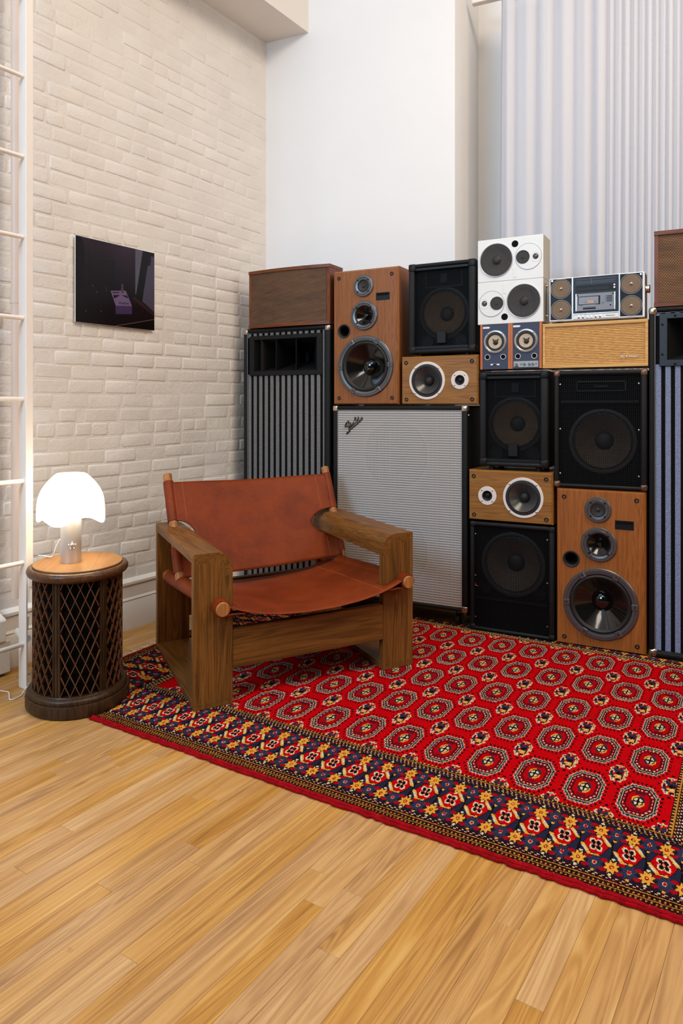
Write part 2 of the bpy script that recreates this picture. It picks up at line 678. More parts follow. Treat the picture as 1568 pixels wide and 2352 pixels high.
m = NT('lamp_glass')
m.base(C(255, 250, 240))
m.val(m.p, Roughness=0.3)
m.p.inputs['Emission Color'].default_value = (1.0, 0.86, 0.68, 1)
m.p.inputs['Emission Strength'].default_value = 6.0
M['lamp_glass'] = m.m
m = NT('brushed_steel')
m.base(C(196, 198, 202))
m.val(m.p, Roughness=0.42, Metallic=0.75)
m.bump(m.noise(m.coord('Object', (0.02, 0.02, 1)), 600.0, 2), 0.05, 0.0005)
M['steel'] = m.m
M['glow'] = NT('dial_led').m
_p = M['glow'].node_tree.nodes['Principled BSDF']
_p.inputs['Emission Color'].default_value = (0.8, 0.88, 1, 1)
_p.inputs['Emission Strength'].default_value = 3.0
M['table_dark'] = wood('dark_walnut', C(42, 27, 15), C(68, 44, 24), 'z', 40, 0.08, 0.42, 0.2, 0.08)
M['table_rim'] = wood('dark_walnut_rim', C(64, 40, 23), C(92, 58, 34), 'x', 40, 0.2, 0.34, 0.15, 0.06)
M['table_top'] = wood('honey_veneer_top', C(136, 94, 50), C(152, 110, 62), 'x', 14, 0.15, 0.36, 0.1, 0.04)
M['lattice'] = mat('brown_lattice', C(100, 62, 36), 0.5, var=0.2)
M['table_black'] = mat('black_speaker_cloth', C(9, 7, 6), 0.95, spec=0.1)

m = NT('rug_pile')
at = m.n('Attribute', attribute_name='knots')
m.base(at.outputs['Color'])
m.val(m.p, Roughness=1.0)
m.p.inputs['Specular IOR Level'].default_value = 0.02
m.bump(m.noise(m.coord('Position'), 500.0, 3), 0.5, 0.002)
M['rug'] = m.m
M['rug_red'] = mat('red_wool_binding', C(150, 6, 16), 0.95, var=0.3, vscale=60, bump=1.0, bscale=260, bdist=0.004, spec=0.1)
M['fringe'] = mat('cream_fringe', C(206, 182, 142), 0.9)
m = NT('photo_print')
at = m.n('Attribute', attribute_name='print')
m.base(at.outputs['Color'])
m.val(m.p, Roughness=0.22)
m.p.inputs['Specular IOR Level'].default_value = 0.25
M['print'] = m.m

# ------------------------------------------------------------------ room shell
CAM = np.array([2.739, -3.506, 1.06])
YAW = R(33.352)
RV = np.array([math.cos(YAW), math.sin(YAW), 0])
FV = np.array([-math.sin(YAW), math.cos(YAW), 0])


def proj(p):
    q = np.array(p) - CAM
    z = q @ FV
    return 784 + 1650 * (q @ RV) / z, 932 - 1650 * q[2] / z, z


# back wall: runs at 8.45 degrees to the x axis from the brick corner
BW = R(8.448)
bx, by = math.cos(BW), math.sin(BW)


def bw(s, d, z):
    return (s * bx - d * by, -0.167 + s * by + d * bx, z)


COLX = 1.148 / bx
struct('floor', MB().box(-0.3, -6.6, -0.06, 5.2, 1.2, -0.012), M['gap'])
wl = struct('wall_left', MB().box(-0.25, -3.6, 0, 0.0, 0.4, 4.3), M['brick'])
wb = MB()
wb.box(-0.3, 0, 0, COLX, 0.50, 4.3)
wb.xf(lambda x, y, z: bw(x, y, z))
struct('wall_back', wb, M['plaster'])
wr = MB().box(COLX, 0.50, 0, 5.2, 0.62, 4.3)
wr.xf(lambda x, y, z: bw(x, y, z))
struct('wall_recess', wr, M['plaster'])
struct('ceiling', MB().box(-0.3, -6.6, 4.3, 5.4, 1.6, 4.4), M['plaster'])
struct('trim_1', MB().box(-0.02, -3.6, 3.228, 0.284, 0.2, 4.32), M['plaster_beam'])
bb = MB()
prof = [(0, 0), (0.030, 0), (0.030, 0.128), (0.026, 0.134), (0.030, 0.140), (0.022, 0.150), (0.022, 0.205), (0.030, 0.212), (0.030, 0.223), (0.004, 0.236), (0, 0.236)]
bb.prism([(x, z) for x, z in prof], 'y', -3.5, -0.14)
struct('baseboard_left', bb, M['trim'])

# ---- floor planks, each a part of the floor
floor_o = bpy.data.objects['floor']
PW = 0.052


def plank_mb(x0, x1, y0, y1):
    mb = MB()
    b = 0.0005
    z = 0.0
    vs = [(x0, y0, z - 0.012), (x1, y0, z - 0.012), (x1, y1, z - 0.012), (x0, y1, z - 0.012),
          (x0, y0, z - b), (x1, y0, z - b), (x1, y1, z - b), (x0, y1, z - b),
          (x0 + b, y0 + b, z), (x1 - b, y0 + b, z), (x1 - b, y1 - b, z), (x0 + b, y1 - b, z)]
    fs = [(8, 9, 10, 11)]
    for i in range(4):
        j = (i + 1) % 4
        fs.append((4 + i, 4 + j, 8 + j, 8 + i))
        fs.append((i, j, 4 + j, 4 + i))
    return mb.add(vs, fs)


def set_tone(me, tones):
    a = me.attributes.new('tone', 'FLOAT_COLOR', 'FACE')
    a.data.foreach_set('color', np.array(tones, dtype=np.float32).ravel())


def in_view(pts, mx=60):
    for p in pts:
        x, y, z = proj(p)
        if z > 0.2 and -mx < x < 1568 + mx and -mx < y < 2352 + mx:
            return True
    return False


rest, rest_t = MB(), []
planks = []
x = 0.004
while x < 4.6:
    y = -6.2 + random.random() * 1.0
    while y < 0.9:
        L = random.choice([0.55, 0.7, 0.85, 1.0, 1.15, 1.35])
        y1 = min(y + L, 0.95)
        tone = (random.gauss(0.5, 0.20), random.random(), random.random(), 1)
        smp = [(x + PW * i, y + (y1 - y) * j / 6, 0) for i in (0, 1) for j in range(7)]

        def hidden(p):
            # under the rug and the speakers
            v_ = p[1] + 1.477 - 0.026 * (p[0] - 2.347)
            u_ = p[0] - 2.347 + 0.06 * v_
            return v_ > -0.43 and u_ > -2.03
        vis = [p for p in smp if not hidden(p)]
        if vis and in_view(vis):
            planks.append((x, x + PW - 0.0004, y + 0.0002, y1 - 0.0002, tone))
        else:
            mbp = plank_mb(x, x + PW - 0.0004, y + 0.0002, y1 - 0.0002)
            rest.add(mbp.v, mbp.f)
            rest_t += [tone] * len(mbp.f)
        y = y1
    x += PW
for (a, b_, c, d, tone) in planks[:300]:
    me = mesh_from('plank', plank_mb(a, b_, c, d), M['floor'], fix=False)
    set_tone(me, [tone] * len(me.polygons))
    obj('plank', me, None, floor_o)
for (a, b_, c, d, tone) in planks[300:]:
    mbp = plank_mb(a, b_, c, d)
    rest.add(mbp.v, mbp.f)
    rest_t += [tone] * len(mbp.f)
me = mesh_from('plank_field', rest, M['floor'], fix=False)
set_tone(me, rest_t)
obj('plank_field', me, None, floor_o, kind='stuff')


# ---- bricks of the left wall
def brick_mb(L, Hh, seed):
    r_ = random.Random(seed)
    proud = r_.choice([0.0004, 0.0012, 0.0020, 0.0026, 0.0034])
    ch, iw = 0.0050, 0.0042
    ys = [-L / 2 + ch, -L / 2 + ch + iw, L / 2 - ch - iw, L / 2 - ch]
    zs_ = [-Hh / 2 + ch, -Hh / 2 + ch + iw, Hh / 2 - ch - iw, Hh / 2 - ch]
    n = 4
    vs = []
    for j in range(n):
        for i in range(n):
            ce = 0.0022 if (i in (0, 3) and j in (0, 3)) else 0.0
            y = ys[i] + (ce if i == 0 else -ce) + r_.uniform(-1, 1) * 0.0022
            z = zs_[j] + (ce if j == 0 else -ce) + r_.uniform(-1, 1) * 0.0018
            edge_ = i in (0, 3) or j in (0, 3)
            vs.append((proud * (0.80 if edge_ else 1.0) + r_.uniform(-0.0004, 0.0004), y, z))
    fs = [(j * n + i, j * n + i + 1, (j + 1) * n + i + 1, (j + 1) * n + i) for j in range(n - 1) for i in range(n - 1)]
    ring = [0, 1, 2, 3, 7, 11, 15, 14, 13, 12, 8, 4]
    o = len(vs)
    for k in ring:
        p = vs[k]
        i, j = k % n, k // n
        sy = -1 if i == 0 else (1 if i == 3 else 0)
        sz = -1 if j == 0 else (1 if j == 3 else 0)
        vs.append((-0.0012, p[1] + sy * ch * r_.uniform(0.6, 1.0), p[2] + sz * ch * r_.uniform(0.6, 1.0)))
    m_ = len(ring)
    for k in range(m_):
        l = (k + 1) % m_
        fs.append((ring[k], o + k, o + l, ring[l]))
    return MB().add(vs, fs)


SB = [mesh_from('brick', brick_mb(0.1825, 0.0612, i), M['brick'], 80) for i in range(28)]
HB = [mesh_from('brick', brick_mb(0.0892, 0.0612, 100 + i), M['brick'], 80) for i in range(14)]
bricks = []
row = 0
z = 0.262
while z < 3.3:
    header = (row % 7 == 4)
    pitch = 0.0925 if header else 0.186
    y = -0.20 - (pitch * 0.5 if row % 2 else 0) - random.uniform(0, 0.02)
    while y > -2.75:
        hdr = header or random.random() < 0.06
        yy = y + random.uniform(-0.003, 0.003)
        px, py, dz = proj((0, yy, z))
        bricks.append((dz if (-20 < px < 640 and -20 < py < 1500) else 99, yy, z + random.uniform(-0.002, 0.002) + 0.007 * math.sin(yy * 2.3 + z * 1.7), hdr))
        step = 0.0925 if hdr else 0.186
        y -= step * random.uniform(0.97, 1.05) if not header else step
    z += 0.0635
    row += 1
bricks.sort()
extra = MB()
for k, (dz, yy, zz, hdr) in enumerate(bricks):
    meb = random.choice(HB if hdr else SB)
    if k < 300:
        o = obj('brick', meb, None, wl, loc=(0, yy, zz))
        o.rotation_euler = (random.gauss(0, 0.012), 0, 0)
    else:
        extra.add([(vv.co.x, vv.co.y + yy, vv.co.z + zz) for vv in meb.vertices], [tuple(p.vertices) for p in meb.polygons])
obj('brickwork', mesh_from('brickwork', extra, M['brick'], 80), None, wl, kind='stuff')

# white boxed-in heating run at the foot of the wall
tb = MB()
tb.box(0.0, -2.60, 0.012, 0.093, -1.857, 0.138, 0.003)
tb.box(0.0, -2.60, 0.138, 0.101, -1.878, 0.223, 0.004)
tb.prism([(0.0, 0.223), (0.098, 0.223), (0.0, 0.262)], 'y', -2.60, -1.878)
struct('trim_2', tb, M['trim'])

# ------------------------------------------------------------------ curtain and its track
t = MB()
ks = [0.05, 0.154, 0.242, 0.352, 0.442, 0.547, 0.639, 0.708, 0.745, 0.784, 0.822, 0.858, 0.892, 0.925, 0.956, 0.987, 1.02, 1.053, 1.09, 1.13, 1.18, 1.23, 1.28, 1.33, 1.38, 1.44, 1.50, 1.56, 1.62, 1.68, 1.74, 1.80, 1.86, 1.93, 2.0, 2.07, 2.14]
ks = [0.166] + ks[2:]
ss, off = [], []
for a, b_ in zip(ks[:-1], ks[1:]):
    for q in range(8):
        f_ = q / 8
        amp = min(0.040, 0.5 * (b_ - a) + 0.006)
        ss.append(a + (b_ - a) * f_)
        off.append(-amp * math.sin(PI * f_) ** 0.8 + amp * 0.15 * math.sin(2 * PI * f_))
base_p = Vector((1.148, 0.229, 0))
dw = Vector((bx, by, 0))
dn = Vector((-by, bx, 0))
zs = [0.02, 0.4, 0.9, 1.4, 1.9, 2.4, 2.9, 3.2, 3.283]


def cur(i, zc):
    i = int(i)
    sp_ = ss[i] - (0.012 if i == 0 else 0) * (3.3 - zc) / 3.3
    am = off[i] * (0.75 + 0.25 * (3.3 - zc) / 3.3) * (1 + 0.12 * math.sin(i * 1.3 + zc))
    p = base_p + dw * (sp_ - (3.3 - zc) * 0.004) + dn * am
    return (p.x, p.y, zc)


t.grid(cur, list(range(len(ss))), zs)
cu = obj('curtain', t, M['curtain'], None, 80)
so = cu.modifiers.new('thick', 'SOLIDIFY')
so.thickness = 0.002
tag(cu, 'white floor-length pleated curtain hanging in the recess behind the speakers', 'curtain')
t = MB()
t.box(0.0, -0.02, 3.285, 2.2, 0.02, 3.325, 0.003)
t.xf(lambda x, y, z: (1.148 + 0.003 + x * bx - y * by, 0.229 + x * by + y * bx, z))
tag(obj('curtain_track', t, M['white_metal']), 'white curtain track across the top of the window recess', 'curtain track')

# ------------------------------------------------------------------ speaker wall: local frame
SA = R(5.1736)
SX = np.array([math.cos(SA), math.sin(SA), 0])
SY = np.array([-math.sin(SA), math.cos(SA), 0])
S0 = np.array([1.781, -0.315, 0.0])


def spk(name, label, xc, z, cat='speaker', y=0.0, group=None):
    p = S0 + SX * xc + SY * y
    return thing(name, label, cat, (p[0], p[1], z), SA, group)


def screws(parent, pts, r, mt, y=-0.002, name='screw', ring=None):
    for (x_, z_) in pts:
        mb = MB().lathe(x_, z_, [(r, 0.001), (r, y), (r * 0.75, y - 0.0008), (r * 0.5, y), (r * 0.42, y + 0.002), (0, y + 0.002)], 14)
        obj(name, mb, mt, parent)


def hole_socket(parent, pts, r):
    for (x_, z_) in pts:
        mb = MB().lathe(x_, z_, [(r, 0.001), (r, -0.0022), (r * 0.8, -0.003), (r * 0.55, -0.0022), (r * 0.5, 0.0004), (0, 0.0004)], 18)
        obj('grille_socket', mb, M['black_plastic'], parent)


def cab(parent, w, h, d, mt, b=0.006, name='cabinet'):
    return obj(name, MB().box(-w / 2, 0, 0, w / 2, d, h, b), mt, parent)


# ---------------- tall walnut three-way speakers
def tower(name, label, xc, z, wm):
    T = spk(name, label, xc, z)
    w, h = 0.368, 0.687
    body = shell_box(-w / 2, 0.010, 0, w / 2, 0.26, h)
    obj('cabinet', body, wm, T)
    bf = MB()
    # front baffle with a broad chamfer running round it
    b = 0.010
    vs = [(-w / 2, 0.010, 0), (w / 2, 0.010, 0), (w / 2, 0.010, h), (-w / 2, 0.010, h),
          (-w / 2 + b * 0.5, 0, b * 0.6), (w / 2 - b, 0, b * 0.6), (w / 2 - b, 0, h - b * 0.8), (-w / 2 + b * 0.5, 0, h - b * 0.8)]
    bf.add(vs, [(0, 1, 5, 4), (1, 2, 6, 5), (2, 3, 7, 6), (3, 0, 4, 7)])
    pl_ = plate([(p[0], p[2]) for p in vs[4:]], 0.0, [(0.001, 0.194, 0.127), (-0.005, 0.451, 0.0495), (-0.121, 0.377, 0.0285)])
    bf.add(pl_.v, pl_.f)
    obj('baffle', bf, wm, T)
    # woofer
    cx, cz = 0.001, 0.194
    wf = obj('woofer', MB().lathe(cx, cz, [(0.155, 0.001), (0.155, -0.006), (0.152, -0.009), (0.143, -0.0095), (0.1425, -0.0075), (0.1415, -0.0075), (0.141, -0.0095), (0.131, -0.008), (0.128, -0.002), (0.126, -0.0)], 64), M['gunmetal'], T)
    obj('surround', MB().lathe(cx, cz, [(0.128, -0.001), (0.125, -0.006), (0.119, -0.0085), (0.113, -0.006), (0.109, -0.0005)], 64), M['rubber'], wf)
    obj('cone', MB().lathe(cx, cz, [(0.110, -0.001), (0.092, 0.013), (0.07, 0.029), (0.05, 0.042), (0.036, 0.050)], 64), M['gloss_cone'], wf)
    dome = [(0.0375, 0.050)] + [(0.037 * math.cos(a), -0.022 * math.sin(a) + 0.048) for a in np.linspace(0.05, PI / 2, 9)[:-1]] + [(0, 0.026)]
    obj('dust_cap', MB().lathe(cx, cz, dome, 40), M['gloss_dome'], wf)
    for k in range(6):
        a = PI / 3 * k + R(2)
        lug = MB().box(-0.012, -0.0125, -0.014, 0.012, -0.006, 0.013, 0.0015)
        lug.lathe(0, 0, [(0.0045, -0.0126), (0.004, -0.0132), (0.003, -0.0126), (0, -0.0120)], 10, 1)
        ca, sa = math.cos(a - PI / 2), math.sin(a - PI / 2)
        rr = 0.1405
        lug.xf(lambda x_, y_, z_: (cx + rr * math.cos(a) + x_ * ca - z_ * sa, y_, cz + rr * math.sin(a) + x_ * sa + z_ * ca))
        obj('mounting_lug', lug, [M['gunmetal'], M['black_matte']], wf)
    # midrange
    cx, cz = -0.005, 0.451
    md = obj('midrange', MB().lathe(cx, cz, [(0.0745, 0.001), (0.0745, -0.006), (0.072, -0.009), (0.063, -0.0095), (0.062, -0.0078), (0.060, -0.0095), (0.051, -0.0075), (0.0485, -0.001)], 56), M['gunmetal'], T)
    obj('surround', MB().lathe(cx, cz, [(0.050, -0.0025), (0.048, -0.006), (0.045, -0.003), (0.044, -0.001)], 48), M['rubber'], md)
    obj('cone', MB().lathe(cx, cz, [(0.0445, -0.001), (0.034, 0.009), (0.022, 0.018), (0.0135, 0.024), (0.013, 0.019), (0.009, 0.014), (0, 0.0125)], 48), M['gloss_cone'], md)
    for k in range(4):
        a = PI / 4 + PI / 2 * k
        obj('bolt', MB().lathe(cx + 0.0545 * math.cos(a), cz + 0.0545 * math.sin(a), [(0.0042, -0.0075), (0.0042, -0.0105), (0.002, -0.0098), (0, -0.0098)], 10), M['black_matte'], md)
        ln = MB().box(-0.0006, -0.0099, 0, 0.0006, -0.0085, 0.0155)
        a2 = a + R(14)
        ca, sa = math.cos(a2 - PI / 2), math.sin(a2 - PI / 2)
        ln.xf(lambda x_, y_, z_: (cx + 0.058 * math.cos(a2) + x_ * ca - z_ * sa, y_, cz + 0.058 * math.sin(a2) + x_ * sa + z_ * ca))
        obj('frame_joint', ln, M['black_matte'], md)
    # tweeter
    cx, cz = -0.009, 0.601
    tw = obj('tweeter', MB().lathe(cx, cz, [(0.0555, 0.001), (0.0555, -0.005), (0.053, -0.008), (0.045, -0.0085), (0.044, -0.007), (0.042, -0.0085), (0.032, -0.007), (0.029, -0.001)], 48), M['gunmetal'], T)
    obj('cone', MB().lathe(cx, cz, [(0.0305, -0.0045), (0.028, -0.0065), (0.026, -0.003), (0.018, -0.0012), (0.009, -0.0004), (0.0085, -0.004), (0.005, -0.0065), (0, -0.0075)], 36), M['gun_dark'], tw)
    for k in range(4):
        a = PI / 4 + PI / 2 * k
        obj('bolt', MB().lathe(cx + 0.041 * math.cos(a), cz + 0.041 * math.sin(a), [(0.0038, -0.006), (0.0038, -0.0092), (0.002, -0.0086), (0, -0.0086)], 10), M['black_matte'], tw)
    # reflex port, maker's plate, grille sockets
    obj('bass_port', MB().lathe(-0.121, 0.377, [(0.0365, 0.001), (0.036, -0.003), (0.032, -0.0035), (0.028, -0.001), (0.026, 0.004), (0.0252, 0.012), (0.025, 0.11), (0, 0.11)], 40), M['rubber'], T)
    pl = MB().box(0.061, -0.002, 0.523, 0.136, 0.001, 0.561, 0.0006)
    plo = obj('level_plate', pl, M['black_plastic'], T)
    obj('plate_slot', MB().box(0.066, -0.0028, 0.546, 0.131, -0.0018, 0.557, 0.0003), M['black_matte'], plo)
    hole_socket(T, [(-0.151, 0.650), (0.147, 0.650), (-0.150, 0.033), (0.149, 0.033)], 0.0095)
    return T


# ---------------- small two-way oak speakers
def bookshelf(name, label, xc, z, flip):
    T = spk(name, label, xc, z)
    w, h = 0.389, 0.2345
    bf = MB()
    b = 0.009
    vs = [(-w / 2, b, 0), (w / 2, b, 0), (w / 2, b, h), (-w / 2, b, h),
          (-w / 2 + b * .4, 0, b * 0.5), (w / 2 - b, 0, b * 0.5), (w / 2 - b, 0, h - b * .8), (-w / 2 + b * .4, 0, h - b * .8)]
    bf.add(vs, [(0, 1, 5, 4), (1, 2, 6, 5), (2, 3, 7, 6), (3, 0, 4, 7)])
    obj('cabinet', shell_box(-w / 2, b, 0, w / 2, 0.21, h), M['oak_h'], T)
    s = -1 if flip else 1
    pl_ = plate([(p[0], p[2]) for p in vs[4:]], 0.0, [(-0.061 * s, 0.1155, 0.079)])
    bf.add(pl_.v, pl_.f)
    obj('baffle', bf, M['oak_h'], T)
    cx, cz = -0.061 * s, 0.1155
    wf = obj('woofer', MB().lathe(cx, cz, [(0.092, 0.001), (0.092, -0.003), (0.0905, -0.0045), (0.080, -0.0045), (0.0795, -0.001)], 60), M['pinkwhite'], T)
    obj('surround', MB().lathe(cx, cz, [(0.080, -0.003), (0.077, -0.0045), (0.069, -0.0035), (0.067, -0.0055), (0.065, -0.0015)], 56), M['rubber'], wf)
    obj('cone', MB().lathe(cx, cz, [(0.066, -0.002), (0.0645, -0.0045), (0.060, -0.001), (0.045, 0.014), (0.024, 0.032)], 56), M['silver_cone'], wf)
    dome = [(0.0242, 0.033)] + [(0.024 * math.cos(a), 0.031 - 0.017 * math.sin(a)) for a in np.linspace(0.05, PI / 2, 8)[:-1]] + [(0, 0.014)]
    obj('dust_cap', MB().lathe(cx, cz, dome, 32), M['rubber'], wf)
    for k in range(4):
        a = PI / 4 + PI / 2 * k
        obj('screw', MB().lathe(cx + 0.0855 * math.cos(a), cz + 0.0855 * math.sin(a), [(0.0042, -0.004), (0.0042, -0.006), (0.002, -0.0068), (0, -0.0068)], 12), M['nickel'], wf)
    cx = 0.105 * s
    tw = obj('tweeter', MB().lathe(cx, cz, [(0.0435, 0.001), (0.0435, -0.002), (0.042, -0.0035), (0.024, -0.0035), (0.0235, -0.001)], 48), M['pinkwhite'], T)
    obj('horn', MB().lathe(cx, cz, [(0.024, -0.003), (0.023, -0.005), (0.016, -0.003), (0.013, -0.0005), (0.012, -0.0004), (0.008, -0.0045), (0, -0.006)], 32), M['black_plastic'], tw)
    for k in range(4):
        a = PI / 4 + PI / 2 * k
        obj('screw', MB().lathe(cx + 0.035 * math.cos(a), cz + 0.035 * math.sin(a), [(0.0036, -0.003), (0.0036, -0.005), (0.002, -0.0058), (0, -0.0058)], 12), M['nickel'], tw)
    hole_socket(T, [(-0.170, 0.204), (0.164, 0.204), (-0.168, 0.024), (0.165, 0.024)], 0.0095)
    return T


def ring_frame(w, h, d, sides, b=0.004):
    """four rails round an opening: sides=(left,right,bottom,top) widths"""
    l, r_, bo, to = sides
    mb = MB()
    mb.box(-w / 2, 0, 0, -w / 2 + l, d, h, b)
    mb.box(w / 2 - r_, 0, 0, w / 2, d, h, b)
    mb.box(-w / 2 + l * .5, 0, 0, w / 2 - r_ * .5, d, bo, b)
    mb.box(-w / 2 + l * .5, 0, h - to, w / 2 - r_ * .5, d, h, b)
    return mb


def expanded_mesh(x0, x1, z0, z1, y, p, q, t_, th=0.0012):
    """two crossing families of thin diagonal strands clipped to a rectangle"""
    mb = MB()
    dx = (z1 - z0) * p / q
    for s in (1, -1):
        k = x0 - dx
        while k < x1 + dx:
            xa, za, xb, zb = (k, z0, k + dx, z1) if s > 0 else (k, z1, k + dx, z0)
            # clip in x
            def at(xx):
                return za + (zb - za) * (xx - xa) / (xb - xa)
            a_, b_ = max(xa, x0), min(xb, x1)
            if b_ - a_ > 0.002:
                A, B = (a_, at(a_)), (b_, at(b_))
                L = math.hypot(B[0] - A[0], B[1] - A[1])
                nx_, nz_ = -(B[1] - A[1]) / L * t_, (B[0] - A[0]) / L * t_
                y_ = y if s > 0 else y + th * 0.5
                vs = [(A[0] - nx_, y_, A[1] - nz_), (B[0] - nx_, y_, B[1] - nz_), (B[0] + nx_, y_, B[1] + nz_), (A[0] + nx_, y_, A[1] + nz_),
                      (A[0] - nx_, y_ + th, A[1] - nz_), (B[0] - nx_, y_ + th, B[1] - nz_), (B[0] + nx_, y_ + th, B[1] + nz_), (A[0] + nx_, y_ + th, A[1] + nz_)]
                mb.add(vs, [(0, 1, 2, 3), (0, 4, 5, 1), (2, 6, 7, 3)])
            k += p * 2
    return mb


def square_mesh(x0, x1, z0, z1, y, p, t_):
    mb = MB()
    n = int((x1 - x0) / p)
    for i in range(n + 1):
        xx = x0 + (x1 - x0) * i / n
        mb.box(xx - t_, y, z0, xx + t_, y + 0.0012, z1)
    n = int((z1 - z0) / p)
    for i in range(n + 1):
        zz = z0 + (z1 - z0) * i / n
        mb.box(x0, y - 0.0006, zz - t_, x1, y + 0.0006, zz + t_)
    return mb


def corner(mb, w, h, sx_, sz_, L, t_, d):
    """moulded corner protector at a front corner"""
    x0 = sx_ * (w / 2 - 0.0018)
    z0 = h - 0.0018 if sz_ > 0 else 0.0018
    mb_ = rbox(min(x0 + sx_ * 0.003, x0 - sx_ * L), -0.0022, min(z0 + sz_ * 0.003, z0 - sz_ * L), max(x0 + sx_ * 0.003, x0 - sx_ * L), d, max(z0 + sz_ * 0.003, z0 - sz_ * L), t_, 3)
    mb.add(mb_.v, mb_.f)
    return mb


# ---------------- black stage speakers with perforated grilles
def stage_monitor(name, label, xc, z, w, feet):
    T = spk(name, label, xc, z)
    h, d = 0.438, 0.24
    gl = 0.030
    obj('cabinet', shell_box(-w / 2 + 0.004, 0.055, 0.004, w / 2 - 0.004, d, h - 0.004), M['tolex'], T)
    fr = MB()
    for mbx in (rbox(-w / 2, 0, 0, -w / 2 + gl, d, h, 0.007), rbox(w / 2 - gl - 0.008, 0, 0, w / 2, d, h, 0.011),
                rbox(-w / 2, 0, 0, w / 2, d, 0.022, 0.009), rbox(-w / 2, 0, h - 0.020, w / 2, d, h, 0.009)):
        fr.add(mbx.v, mbx.f)
    obj('frame', fr, M['tolex_worn'], T)
    x0, x1, z0, z1 = -w / 2 + gl, w / 2 - gl - 0.008, 0.022, h - 0.02
    cx, cz = (x0 + x1) / 2 + 0.004, 0.196
    obj('baffle', plate([(x0, z0), (x1, z0), (x1, z1), (x0, z1)], 0.048, [(cx, cz, 0.104)]), M['black_matte'], T)
    wf = obj('woofer', MB().lathe(cx, cz, [(0.128, 0.048), (0.126, 0.040), (0.115, 0.038), (0.112, 0.044), (0.105, 0.040), (0.100, 0.046)], 48), M['gun_dark'], T)
    obj('cone', MB().lathe(cx, cz, [(0.103, 0.041), (0.07, 0.064), (0.036, 0.084)], 48), M['paper_cone'], wf)
    dome = [(0.036, 0.084)] + [(0.035 * math.cos(a), 0.083 - 0.014 * math.sin(a)) for a in np.linspace(0.1, PI / 2, 7)[:-1]] + [(0, 0.069)]
    obj('dust_cap', MB().lathe(cx, cz, dome, 28), M['rubber'], wf)
    for sx_ in (-1, 1):
        obj('bass_port', MB().lathe(cx + sx_ * 0.086 - 0.004, 0.058, [(0.034, 0.048), (0.033, 0.040), (0.028, 0.040), (0.027, 0.047), (0, 0.0475)], 32), M['black_plastic'], T)
    hn = MB()
    hn.box(-0.095, 0.036, z1 - 0.098, 0.095, 0.05, z1 - 0.090, 0.001)
    hn.box(-0.095, 0.036, z1 - 0.014, 0.095, 0.05, z1 - 0.008, 0.001)
    hn.box(-0.095, 0.036, z1 - 0.095, -0.088, 0.05, z1 - 0.010, 0.001)
    hn.box(0.088, 0.036, z1 - 0.095, 0.095, 0.05, z1 - 0.010, 0.001)
    hn.box(-0.02, 0.034, z1 - 0.078, 0.02, 0.05, z1 - 0.028, 0.004)
    obj('horn', hn, M['black_plastic'], T)
    g_ = obj('grille', expanded_mesh(x0, x1, z0, z1, 0.020, 0.0052, 0.0034, 0.0008), M['grille_metal'], T, kind='stuff')
    obj('grille_clamp', MB().box(x0, 0.006, z1 - 0.013, x1, 0.022, z1, 0.001), M['black_plastic'], T)
    obj('grille_clamp', MB().box(x0, 0.006, z0, x1, 0.022, z0 + 0.014, 0.001), M['black_plastic'], T)
    obj('name_block', MB().box(cx - 0.027, 0.008, 0.046, cx + 0.019, 0.021, 0.108, 0.003), M['black_plastic'], T)
    for sx_ in (-1, 1):
        for sz_ in (-1, 1):
            obj('corner_guard', corner(MB(), w, h, sx_, sz_, 0.036, 0.008, 0.045), M['black_plastic'], T)
    if feet:
        for sx_ in (-1, 1):
            for yy in (0.04, 0.2):
                obj('foot', MB().lathe(sx_ * (w / 2 - 0.05), yy, [(0, -feet), (0.012, -feet), (0.014, 0.002)], 14, axis='z'), M['rubber'], T)
    return T


